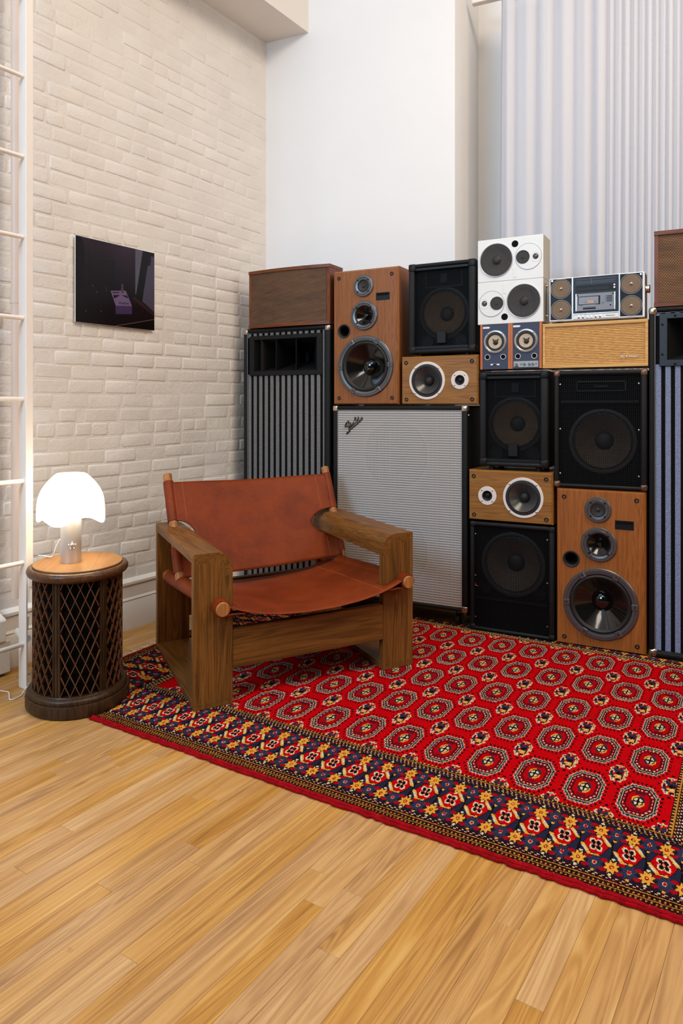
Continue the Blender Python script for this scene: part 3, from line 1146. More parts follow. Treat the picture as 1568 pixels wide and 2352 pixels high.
# ---------------- black cabinets with square wire grilles
def wire_cab(name, label, xc, z, w, h, cone_z, cone_r, bar_z, cone_x, corner_m, upper_horn, d=0.26):
    T = spk(name, label, xc, z)
    e = 0.021
    obj('cabinet', shell_box(-w / 2 + 0.004, 0.05, 0.004, w / 2 - 0.004, d, h - 0.004), M['tolex'], T)
    fr = MB()
    for mbx in (rbox(-w / 2, 0, 0, -w / 2 + e, d, h, 0.009), rbox(w / 2 - e - 0.006, 0, 0, w / 2, d, h, 0.010),
                rbox(-w / 2, 0, 0, w / 2, d, e * 0.8, 0.007), rbox(-w / 2, 0, h - e, w / 2, d, h, 0.008)):
        fr.add(mbx.v, mbx.f)
    obj('frame', fr, M['tolex_worn'], T)
    x0, x1, z0, z1 = -w / 2 + e, w / 2 - e - 0.006, e * 0.8, h - e
    obj('baffle', plate([(x0, z0), (x1, z0), (x1, z1), (x0, z1)], 0.044, [(cone_x, cone_z, cone_r * 0.83)]), M['black_matte'], T)
    wf = obj('woofer', MB().lathe(cone_x, cone_z, [(cone_r, 0.044), (cone_r, 0.036), (cone_r * 0.95, 0.033), (cone_r * 0.90, 0.034), (cone_r * 0.87, 0.040), (cone_r * 0.83, 0.036), (cone_r * 0.80, 0.042)], 56), M['gun_dark'], T)
    obj('cone', MB().lathe(cone_x, cone_z, [(cone_r * 0.82, 0.037), (cone_r * 0.55, 0.066), (cone_r * 0.28, 0.092)], 48), M['dark_paper'], wf)
    dome = [(cone_r * 0.28, 0.092)] + [(cone_r * 0.27 * math.cos(a), 0.091 - 0.016 * math.sin(a)) for a in np.linspace(0.1, PI / 2, 7)[:-1]] + [(0, 0.075)]
    obj('dust_cap', MB().lathe(cone_x, cone_z, dome, 28), M['rubber'], wf)
    obj('cross_bar', MB().box(x0 + 0.004, 0.012, bar_z - 0.007, x1 - 0.004, 0.04, bar_z + 0.007, 0.002), M['black_plastic'], T)
    if upper_horn:
        hn = MB()
        hn.box(-0.10, 0.030, bar_z + 0.045, 0.105, 0.046, bar_z + 0.050)
        hn.box(-0.10, 0.030, z1 - 0.030, 0.105, 0.046, z1 - 0.025)
        hn.box(-0.10, 0.030, bar_z + 0.045, -0.095, 0.046, z1 - 0.025)
        hn.box(0.10, 0.030, bar_z + 0.045, 0.105, 0.046, z1 - 0.025)
        hn.box(-0.03, 0.034, bar_z + 0.062, 0.035, 0.046, z1 - 0.042, 0.004)
        obj('horn', hn, M['gun_dark'], T)
    else:
        for sx_ in (-1, 1):
            obj('bass_port', MB().lathe(sx_ * 0.125, bar_z + 0.038, [(0.026, 0.043), (0.025, 0.037), (0.021, 0.037), (0.020, 0.0425), (0, 0.0425)], 24), M['black_plastic'], T)
    obj('grille', square_mesh(x0, x1, z0, z1, 0.008, 0.0078, 0.0009), M['grille_metal'], T, kind='stuff')
    for (sx_, zz) in ((-1, 0.06), (1, 0.06), (-1, h * 0.5), (1, h * 0.5), (-1, h - 0.06), (1, h - 0.06)):
        xx = x0 + 0.006 if sx_ < 0 else x1 - 0.006
        obj('screw', MB().lathe(xx, zz, [(0.0035, 0.008), (0.0035, 0.0055), (0, 0.0045)], 10), M['nickel'], T)
    for sx_ in (-1, 1):
        for sz_ in (-1, 1):
            obj('corner_guard', corner(MB(), w, h, sx_, sz_, 0.026, 0.009, 0.03), corner_m, T)
    return T


# ---------------- tall striped amplifier cabinets with horns
def striped_cab(name, label, xc, z, h, dividers):
    T = spk(name, label, xc, z)
    w, d = 0.55, 0.27
    L = -w / 2
    obj('cabinet', MB().box(L + 0.004, 0.03, 0.004, -L - 0.004, d, h - 0.004, 0.01), M['tolex'], T)
    fr = MB()
    for mbx in (rbox(L, 0, 0, L + 0.022, d, h, 0.009), rbox(-L - 0.036, 0, 0, -L, d, h, 0.012),
                rbox(L, 0, 0, -L, d, 0.024, 0.009), rbox(L, 0, h - 0.022, -L, d, h, 0.009)):
        fr.add(mbx.v, mbx.f)
    obj('frame', fr, M['tolex'], T)
    pipe = [(L + 0.0235, 0.006, 0.026), (-L - 0.038, 0.006, 0.026), (-L - 0.038, 0.006, h - 0.024), (L + 0.0235, 0.006, h - 0.024)]
    obj('piping', MB().tube(pipe, 0.0017, 6, closed=True), M['silver'], T)
    obj('grille_board', MB().box(L + 0.02, 0.012, 0.02, -L - 0.034, 0.028, h - 0.02), M['black_matte'], T)
    # horn: flange with an opening, walls running back
    hx0, hx1, hz0, hz1 = L + 0.040, L + 0.503, 1.214, 1.433
    ox0, ox1, oz0, oz1 = L + 0.070, L + 0.469, 1.240, 1.411
    for k in range(14):
        c = L + 0.0365 + 0.0367 * k
        wdt = 0.0105
        segs = [(0.028, hz0 + 0.008), (hz1 - 0.008, h - 0.026)] if (hx0 - 0.004 < c < hx1 + 0.002) else [(0.028, h - 0.026)]
        sb = MB()
        for (a, b_) in segs:
            sb.box(c - wdt, 0.0085, a, c + wdt, 0.013, b_, 0.001)
        obj('grille_stripe', sb, M['stripe'] if dividers else M['stripe_bluelit'], T)
    fl = MB()
    fl.box(hx0, 0.002, hz0, ox0, 0.012, hz1, 0.002)
    fl.box(ox1, 0.002, hz0, hx1, 0.012, hz1, 0.002)
    fl.box(hx0 + 0.01, 0.0025, hz0, hx1 - 0.01, 0.012, oz0, 0.002)
    fl.box(hx0 + 0.01, 0.0025, oz1, hx1 - 0.01, 0.012, hz1, 0.002)
    hn = obj('horn', fl, M['black_plastic'] if dividers else M['horn_bluelit'], T)
    th = MB()
    back = (L + 0.20, L + 0.34, 1.30, 1.35)
    F_ = [(ox0, 0.004, oz0), (ox1, 0.004, oz0), (ox1, 0.004, oz1), (ox0, 0.004, oz1)]
    B_ = [(back[0], 0.20, back[2]), (back[1], 0.20, back[2]), (back[1], 0.20, back[3]), (back[0], 0.20, back[3])]
    th.add(F_ + B_, [(0, 1, 5, 4), (1, 2, 6, 5), (2, 3, 7, 6), (3, 0, 4, 7), (4, 5, 6, 7)])
    # the throat needs room: it sits in front of the cabinet back, so the board is cut away in the shape of the opening
    obj('horn_throat', th, M['black_matte'], hn, fix=False)
    if dividers:
        for xx in (0.117, 0.214, 0.342):
            a = L + xx
            vx = L + 0.20 + (xx - 0.07) / 0.40 * 0.14
            dv = MB().prism([(0.004, oz0), (0.004, oz1), (0.16, 1.36), (0.16, 1.295)], 'x', -0.0015, 0.0015)
            dv.xf(lambda x_, y_, z_: (a + x_ + (vx - a) * (y_ - 0.004) / 0.2, y_, z_))
            obj('horn_vane', dv, M['black_plastic'], hn)
    for (xx, zz) in ((hx0 + 0.012, hz0 + 0.05), (hx0 + 0.012, hz1 - 0.045), (hx0 + 0.06, hz1 - 0.010), (hx0 + 0.06, hz0 + 0.010), (hx1 - 0.012, hz0 + 0.05), (hx1 - 0.012, hz1 - 0.045), (hx1 - 0.06, hz1 - 0.01), (hx1 - 0.06, hz0 + 0.01)):
        obj('screw', MB().lathe(xx, zz, [(0.0055, 0.003), (0.0052, 0.0005), (0.003, -0.001), (0, -0.0012)], 12), M['black_plastic'], hn)
    for sx_ in (-1, 1):
        for sz_ in (-1, 1):
            obj('corner_cap', corner(MB(), w, h, sx_, sz_, 0.032, 0.012, 0.04), M['nickel'], T)
    return T


# cut the grille board and cabinet behind horns: build those boards as frames instead
def cut_board(T, h):
    w = 0.55
    L = -w / 2
    for ch in list(T.children):
        if ch.name.startswith('grille_board') or ch.name.startswith('cabinet'):
            bpy.data.objects.remove(ch)
    ox0, ox1, oz0, oz1 = L + 0.068, L + 0.471, 1.238, 1.413
    mb = MB()
    for (y0, y1, x0, x1, z0, z1) in ((0.012, 0.028, L + 0.02, -L - 0.034, 0.02, h - 0.02),):
        mb.box(x0, y0, z0, x1, y1, oz0)
        mb.box(x0, y0, oz1, x1, y1, z1)
        mb.box(x0, y0, oz0, ox0, y1, oz1)
        mb.box(ox1, y0, oz0, x1, y1, oz1)
    obj('grille_board', mb, M['black_matte'], T)
    mb = MB()
    mb.box(L + 0.004, 0.03, 0.004, -L - 0.004, 0.27, oz0 - 0.002)
    mb.box(L + 0.004, 0.03, oz1 + 0.002, -L - 0.004, 0.27, h - 0.004)
    mb.box(L + 0.004, 0.03, oz0 - 0.002, ox0 - 0.002, 0.27, oz1 + 0.002)
    mb.box(ox1 + 0.002, 0.03, oz0 - 0.002, -L - 0.004, 0.27, oz1 + 0.002)
    mb.box(ox0 - 0.002, 0.22, oz0 - 0.002, ox1 + 0.002, 0.27, oz1 + 0.002)
    obj('cabinet', mb, M['tolex'], T)


# ---------------- wooden tabletop speakers with woven fronts
def woven_box(name, label, xc, z, w, h, bow, d, wm, mt, mtz):
    T = spk(name, label, xc, z)
    tb_ = 0.0165

    def front(x_):
        return -bow * (1 - (2 * x_ / w) ** 2)
    xs = [(-w / 2) + w * i / 16 for i in range(17)]
    for (nm, z0, z1, ov) in (('bottom_board', 0, tb_, 0.002), ('top_board', h - tb_, h, 0.002)):
        poly = [(x_, front(x_)) for x_ in xs] + [(w / 2, d), (-w / 2, d)]
        obj(nm, MB().prism(poly, 'z', z0, z1), mt, T)
    obj('side_board', MB().box(-w / 2 + 0.001, 0.003 + front(-w / 2), tb_, -w / 2 + 0.016, d - 0.003, h - tb_, 0.001), mtz, T)
    obj('side_board', MB().box(w / 2 - 0.022, 0.003 + front(w / 2), tb_, w / 2 - 0.001, d - 0.003, h - tb_, 0.001), mtz, T)
    gx = [-w / 2 + 0.016 + (w - 0.038) * i / 16 for i in range(17)]
    gr = MB().grid(lambda x_, z_: (x_, front(x_) + 0.006, z_), gx, [tb_, h - tb_])
    gr.add([(gx[0], d - 0.006, tb_), (gx[-1], d - 0.006, tb_), (gx[-1], d - 0.006, h - tb_), (gx[0], d - 0.006, h - tb_)], [(0, 1, 2, 3)])
    obj('grille_cloth', gr, wm, T)
    return T


# ---------------- white three-way monitors
def white_monitor(name, label, xc, z, flip):
    T = spk(name, label, xc, z)
    w, h = 0.302, 0.1965
    s = -1 if flip else 1

    def P(x_, z_):
        return (x_, z_) if not flip else (-x_, h - z_)
    obj('cabinet', MB().box(-w / 2, 0, 0, w / 2, 0.138, h, 0.002), M['white_cab'], T)
    obj('side_cover', MB().box(w / 2 - 0.0005, 0.003, 0.001, w / 2 + 0.0008, 0.137, h - 0.001), M['cab_side'], T)
    cx, cz = P(-0.063, 0.098)
    wf = obj('woofer', MB().lathe(cx, cz, [(0.0785, 0.001), (0.0785, -0.003), (0.077, -0.005), (0.0745, -0.003), (0.0735, -0.0005)], 60), M['ring_silver'], T)
    obj('grille_dome', MB().lathe(cx, cz, [(0.0745, -0.001), (0.0735, -0.0035), (0.066, -0.0025), (0.062, -0.0028), (0.058, -0.0012), (0.03, -0.0009), (0, -0.0009)], 56), M['mesh_dark'], wf)
    dome = [(0.0205, -0.0012)] + [(0.020 * math.cos(a), -0.001 - 0.009 * math.sin(a)) for a in np.linspace(0.1, PI / 2, 7)[:-1]] + [(0, -0.010)]
    obj('dust_cap', MB().lathe(cx + 0.003, cz, dome, 28), M['gun_dark'], wf)
    px_, pz_ = P(0.024, 0.165)
    obj('bass_port', MB().lathe(px_, pz_, [(0.0155, 0.0005), (0.0152, -0.0012), (0.0145, -0.0006), (0.0142, -0.0003), (0, -0.0003)], 28), M['black_matte'], T)
    rx, rz = P(0.085, 0.102)
    pl = obj('treble_plate', MB().lathe(rx, rz, [(0.0605, 0.0005), (0.0605, -0.0008), (0.0590, -0.0008), (0.0590, 0.0), (0.0585, 0.0), (0.0580, -0.0022), (0.0, -0.0022)], 56), M['white_cab'], T)
    obj('plate_groove', MB().lathe(rx, rz, [(0.0606, -0.0009), (0.0592, -0.0009)], 56), M['gunmetal'], pl)
    mx, mz = P(0.060, 0.101)
    obj('midrange', MB().lathe(mx, mz, [(0.0310, -0.002), (0.0305, -0.0042), (0.0290, -0.0036), (0.0285, -0.0026), (0.006, -0.0026), (0.0055, -0.005), (0, -0.0065)], 40), M['mesh_dark'], pl)
    tx, tz = P(0.118, 0.099)
    tw = obj('tweeter', MB().lathe(tx, tz, [(0.0235, -0.002), (0.0232, -0.0033), (0.016, -0.0026), (0.0130, -0.0024)], 36), M['label_white'], pl)
    obj('tweeter_dome', MB().lathe(tx, tz, [(0.0130, -0.0024), (0.0125, -0.0042), (0.010, -0.0032), (0.006, -0.0060), (0, -0.007)], 28), M['gunmetal'], pl)
    bx_, bz_ = P(0.0235, 0.035)
    obj('name_plate', MB().box(bx_ - 0.0075, -0.0012, bz_ - 0.023, bx_ + 0.0075, 0.001, bz_ + 0.023, 0.0005), M['label_white'], T)
    if flip:
        br = MB()
        br.box(w / 2, 0.050, 0.02, w / 2 + 0.004, 0.062, h - 0.02, 0.001)
        obj('wall_bracket', br, M['boom_side'], T)
        for zz in (0.03, h - 0.03):
            obj('bracket_knob', MB().lathe(0.056, zz, [(0, w / 2 + 0.009), (0.006, w / 2 + 0.0085), (0.007, w / 2 + 0.002), (0.004, w / 2)], 14, axis='x'), M['nickel'], T)
    return T


# ---------------- small blue-fronted speakers
def blue_speaker(name, label, xc, z, panel):
    T = spk(name, label, xc, z)
    w, h, d = 0.1415, 0.2085, 0.13
    obj('cabinet', MB().box(-w / 2 + 0.006, 0.002, 0, w / 2 - 0.006, d, h, 0.001), M['navy'], T)
    for s in (-1, 1):
        obj('side_panel', MB().box(*(sorted((s * w / 2, s * (w / 2 - 0.0105)))[0:1]), -0.001, 0, sorted((s * w / 2, s * (w / 2 - 0.0105)))[1], d, h, 0.001), M['teak'], T)
    cx, cz = 0.0, 0.1275
    wf = obj('woofer', MB().lathe(cx, cz, [(0.0545, 0.003), (0.0545, 0.0005), (0.052, -0.0035), (0.046, -0.005), (0.0430, -0.003), (0.0425, 0.0005)], 52), M['silver'], T)
    obj('surround', MB().lathe(cx, cz, [(0.0430, -0.001), (0.042, -0.003), (0.038, -0.0035), (0.034, -0.003), (0.031, 0.0)], 48), M['rubber'], wf)
    cn = obj('cone', MB().lathe(cx, cz, [(0.0315, -0.0005), (0.022, 0.0004), (0.010, 0.001), (0, 0.001)], 44), M['beige_cone'], wf)
    dome = [(0.0122, 0.0008)] + [(0.012 * math.cos(a), 0.0006 - 0.007 * math.sin(a)) for a in np.linspace(0.1, PI / 2, 6)[:-1]] + [(0, -0.0064)]
    obj('dust_cap', MB().lathe(cx + 0.002, cz - 0.003, dome, 24), M['gun_dark'], wf)
    for s in (-1, 1):
        obj('voice_coil_lead', MB().tube([(cx + 0.002 + s * 0.007, -0.001, cz + 0.004), (cx + 0.002 + s * 0.0125, -0.0012, cz + 0.012)], [0.0016, 0.0028], 8), M['rubber'], wf)
    for k in range(4):
        a = PI / 4 + PI / 2 * k
        obj('screw', MB().lathe(cx + 0.0492 * math.cos(a), cz + 0.0492 * math.sin(a), [(0.0026, -0.003), (0.0026, -0.0056), (0, -0.006)], 10), M['gunmetal'], wf)
    for s in (-1, 1):
        obj('bass_port', MB().lathe(s * 0.037, 0.0570, [(0.0128, 0.003), (0.0128, 0.0005), (0.0118, -0.0008), (0.0104, 0.0006)], 32), M['label_white'], T)
        obj('port_hole', MB().lathe(s * 0.037, 0.0570, [(0.0106, 0.0006), (0, 0.0009)], 28), M['black_matte'], T)
    bd = MB().box(-0.058, 0.0002, 0.1895, -0.028, 0.003, 0.1985, 0.0006)
    bd.box(-0.062, 0.0008, 0.1930, -0.024, 0.003, 0.1950)
    obj('name_plate', bd, M['label_white'], T)
    if panel:
        pn = obj('control_panel', MB().box(-0.0565, -0.0005, 0.0065, 0.0555, 0.003, 0.0345, 0.0008), M['ring_grey'], T)
        for x_ in (-0.043, -0.007, 0.0155, 0.031):
            kn = MB().lathe(x_, 0.0205, [(0.0062, 0.0), (0.0058, -0.006), (0.005, -0.007), (0, -0.007)], 20)
            obj('knob', kn, M['chrome'], pn)
        for x_ in (-0.022, 0.0455):
            obj('jack', MB().lathe(x_, 0.0205, [(0.0040, 0.0), (0.0038, -0.0015), (0.002, -0.0015), (0.002, -0.0006), (0, -0.0006)], 14), M['gunmetal'], pn)
        obj('power_switch', MB().box(-0.052, -0.0016, 0.0085, -0.034, 0, 0.0115), M['black_matte'], pn)
    else:
        sl = obj('indicator_strip', MB().box(-0.022, 0.0, 0.0185, 0.020, 0.003, 0.0255, 0.0006), M['label_white'], T)
        obj('strip_window', MB().box(-0.010, -0.0008, 0.0190, 0.007, 0.001, 0.0250), M['black_plastic'], sl)
    return T


# ---------------- straw-coloured radio speaker
def radio_box(name, label, xc, z):
    T = spk(name, label, xc, z)
    w, h, d = 0.437, 0.1985, 0.2
    t_ = 0.0115
    for nm, a in (('bottom_board', (-w / 2, 0, 0, w / 2, d, 0.0145)), ('top_board', (-w / 2, 0, h - 0.0145, w / 2, d, h)),
                  ('side_board', (-w / 2, 0.0005, 0.0145, -w / 2 + t_, d, h - 0.0145)), ('side_board', (w / 2 - t_, 0.0005, 0.0145, w / 2, d, h - 0.0145))):
        obj(nm, MB().box(*a, 0.0008), M['blond'], T)
    n = 23
    zz, yy = [], []
    H_ = h - 0.029
    for i in range(n):
        for q in range(6):
            f_ = q / 6
            zz.append(0.0145 + H_ * (i + f_) / n)
            yy.append(0.0085 - 0.0036 * math.sin(PI * f_) ** 0.9)
    zz.append(h - 0.0145)
    yy.append(0.009)
    mb = MB()
    x0, x1 = -w / 2 + t_, w / 2 - t_
    vs = []
    for a, b_ in zip(zz, yy):
        vs += [(x0, b_, a), (x1, b_, a)]
    mb.add(vs, [(2 * i, 2 * i + 1, 2 * i + 3, 2 * i + 2) for i in range(len(zz) - 1)])
    obj('grille_cloth', mb, M['straw'], T, ang=60)
    obj('back_board', MB().box(x0, d - 0.012, 0.0145, x1, d, h - 0.0145), M['blond'], T)
    text_mesh('lettering', 'RCA Victor', 0.0155, M['label_white'], T, facing(0.143, 0.0025, 0.0425), 0.0008, 0.45, 0.074, 0.0)
    return T


# ---------------- boombox
def boombox(name, label, xc, z):
    T = spk(name, label, xc, z, 'radio')
    w, h, d = 0.394, 0.198, 0.088
    L = -w / 2
    shell = MB()
    shell.box(L, 0, 0.006, -L, d, h, 0.003)
    obj('body', shell, [M['boom_white'], M['boom_side']], T)
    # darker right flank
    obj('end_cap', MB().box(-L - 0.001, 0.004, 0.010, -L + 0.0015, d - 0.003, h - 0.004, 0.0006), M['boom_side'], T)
    for xx in (L + 0.102, L + 0.294):
        obj('panel_joint', MB().box(xx - 0.0004, -0.0006, 0.007, xx + 0.0004, 0.001, h - 0.001), M['silver'], T)
    for nm, x0, x1, scr in (('left', L + 0.006, L + 0.097, -1), ('right', L + 0.297, L + 0.386, 1)):
        pn = obj('speaker_panel', MB().box(x0, -0.002, 0.014, x1, 0.001, 0.194, 0.001), M['black_plastic'], T)
        cx = (x0 + x1) / 2
        for cz in (0.057, 0.150):
            obj('speaker_ring', MB().lathe(cx, cz, [(0.0435, -0.0015), (0.0434, -0.0034), (0.0420, -0.0034), (0.0416, -0.0015)], 48), M['ring_grey'], pn)
            prof_ = [(0.0395, -0.0015)]
            rr = 0.039
            k = 0
            while rr > 0.006:
                prof_.append((rr, -0.0031 if k % 2 else -0.0024))
                rr -= 0.0016
                k += 1
            prof_.append((0, -0.0024))
            obj('speaker_mesh', MB().lathe(cx, cz, prof_, 44), M['brown_mesh'], pn)
            obj('speaker_stud', MB().lathe(cx, cz, [(0.0062, -0.002), (0.0058, -0.0052), (0.003, -0.0078), (0, -0.0084)], 20), M['chrome'], pn)
        obj('panel_screw', MB().lathe(cx + scr * 0.038, 0.1875, [(0.0045, -0.0018), (0.0042, -0.0032), (0.002, -0.0032), (0.0018, -0.0024), (0, -0.0024)], 16), M['silver'], pn)
    wx0, wx1 = L + 0.1035, L + 0.2915
    win = obj('tuner_window', MB().box(wx0, -0.0015, 0.036, wx1, 0.001, 0.195, 0.0008), M['glass_dark'], T)
    sc_ = MB()
    for zz in (0.184, 0.174, 0.166):
        sc_.box(wx0 + 0.014, -0.0022, zz - 0.0006, wx1 - 0.012, -0.0012, zz + 0.0006)
    sc_.box(wx0 + 0.076, -0.0024, 0.160, wx0 + 0.0775, -0.0012, 0.188)
    for i in range(22):
        sc_.box(wx0 + 0.02 + i * 0.007, -0.0022, 0.1685, wx0 + 0.021 + i * 0.007, -0.0012, 0.172)
    obj('tuner_scale', sc_, M['scale_grey'], win)
    obj('tuner_band', MB().box(wx0 + 0.010, -0.0019, 0.130, wx1 - 0.010, -0.001, 0.157), M['black_plastic'], win)
    bt = MB()
    for i in range(16):
        bt.box(wx0 + 0.014 + i * 0.0085, -0.0026, 0.135, wx0 + 0.019 + i * 0.0085, -0.001, 0.147, 0.0004)
    obj('equalizer_slider', bt, M['gun_dark'], win)
    for zz in (0.1515, 0.1405):
        obj('pilot_knob', MB().lathe(wx1 - 0.017, zz, [(0.0042, -0.0015), (0.0040, -0.0045), (0.0018, -0.0048), (0, -0.0048)], 14), M['label_white'], win)
    cx0, cx1 = wx0 + 0.0115, wx0 + 0.1745
    door = obj('cassette_door', MB().box(cx0, -0.006, 0.0455, cx1, 0.001, 0.121, 0.001), M['cassette'], T)
    for a, b_ in ((cx0, cx0 + 0.003), (cx1 - 0.003, cx1)):
        obj('door_edge', MB().box(a, -0.0068, 0.0455, b_, -0.005, 0.121, 0.0003), M['chrome'], door)
    obj('cassette_window', MB().box(cx0 + 0.010, -0.0066, 0.071, cx0 + 0.102, -0.0055, 0.109, 0.0004), M['black_plastic'], door)
    obj('cassette_tape', MB().box(cx0 + 0.013, -0.0072, 0.074, cx0 + 0.095, -0.006, 0.106, 0.0004), M['lavender'], door)
    obj('cassette_label', MB().box(cx0 + 0.051, -0.0078, 0.078, cx0 + 0.075, -0.007, 0.090), M['tan'], door)
    for xx in (cx0 + 0.042, cx0 + 0.083):
        obj('cassette_hub', MB().lathe(xx, 0.0845, [(0.0055, -0.007), (0.0055, -0.0080), (0.002, -0.0080), (0.0018, -0.0074), (0, -0.0074)], 18), M['gunmetal'], door)
    obj('door_lip', MB().box(cx0 + 0.031, -0.0078, 0.0625, cx0 + 0.084, -0.0055, 0.0715, 0.0006), M['lavender'], door)
    obj('door_slot', MB().box(cx0 + 0.031, -0.0070, 0.0520, cx0 + 0.084, -0.0055, 0.0590, 0.0003), M['black_plastic'], door)
    sl = MB()
    for i in range(6):
        zz = 0.0815 + i * 0.0049
        sl.box(cx0 + 0.128, -0.0067, zz - 0.0011, cx0 + 0.152, -0.0055, zz + 0.0011)
        sl.box(cx0 + 0.122, -0.0067, zz - 0.0008, cx0 + 0.124, -0.0055, zz + 0.0008)
    sl.box(cx0 + 0.109, -0.0066, 0.0748, cx0 + 0.118, -0.0055, 0.0764)
    obj('vent_slot', sl, M['black_plastic'], door)
    obj('eject_dot', MB().lathe(cx0 + 0.144, 0.0655, [(0.0030, -0.0058), (0.0028, -0.0072), (0, -0.0074)], 12), M['black_matte'], door)
    for xx in (cx0 + 0.008, cx1 - 0.009):
        obj('door_screw', MB().lathe(xx, 0.1145, [(0.0034, -0.0058), (0.0034, -0.0070), (0, -0.0072)], 12), M['gun_dark'], door)
    obj('trim_strip', MB().box(wx0, -0.004, 0.0325, wx1, 0.001, 0.0365, 0.0005), M['chrome'], T)
    kb = obj('key_strip', MB().box(wx0 + 0.001, -0.003, 0.012, wx1 - 0.001, 0.001, 0.030, 0.0006), M['label_white'], T)
    for i in range(6):
        xx = wx0 + 0.0245 + i * 0.0177
        k_ = MB().box(xx - 0.0034, -0.0060, 0.0150, xx + 0.0034, -0.002, 0.0275, 0.0006)
        k_.box(xx - 0.0030, -0.0068, 0.0155, xx + 0.0030, -0.0055, 0.0190, 0.0003, 1 if i not in (2, 3) else 0)
        obj('key', k_, [M['chrome'], M['black_plastic']], kb)
    text_mesh('lettering', 'Panasonic', 0.008, M['gun_dark'], kb, facing(wx0 + 0.155, -0.0031, 0.0215), 0.0003, 0.1, 0.036)
    kn = MB().lathe(0.034, 0.128, [(0, -L + 0.019), (0.016, -L + 0.0185), (0.018, -L + 0.016), (0.018, -L + 0.010), (0.0165, -L + 0.009), (0.0165, -L)], 28, axis='x')
    obj('tuning_knob', kn, M['nickel'], T)
    for sx_ in (-1, 1):
        for yy in (0.018, 0.07):
            obj('foot', MB().lathe(sx_ * 0.16, yy, [(0, 0), (0.007, 0), (0.008, 0.008)], 12, axis='z'), M['rubber'], T)
    return T


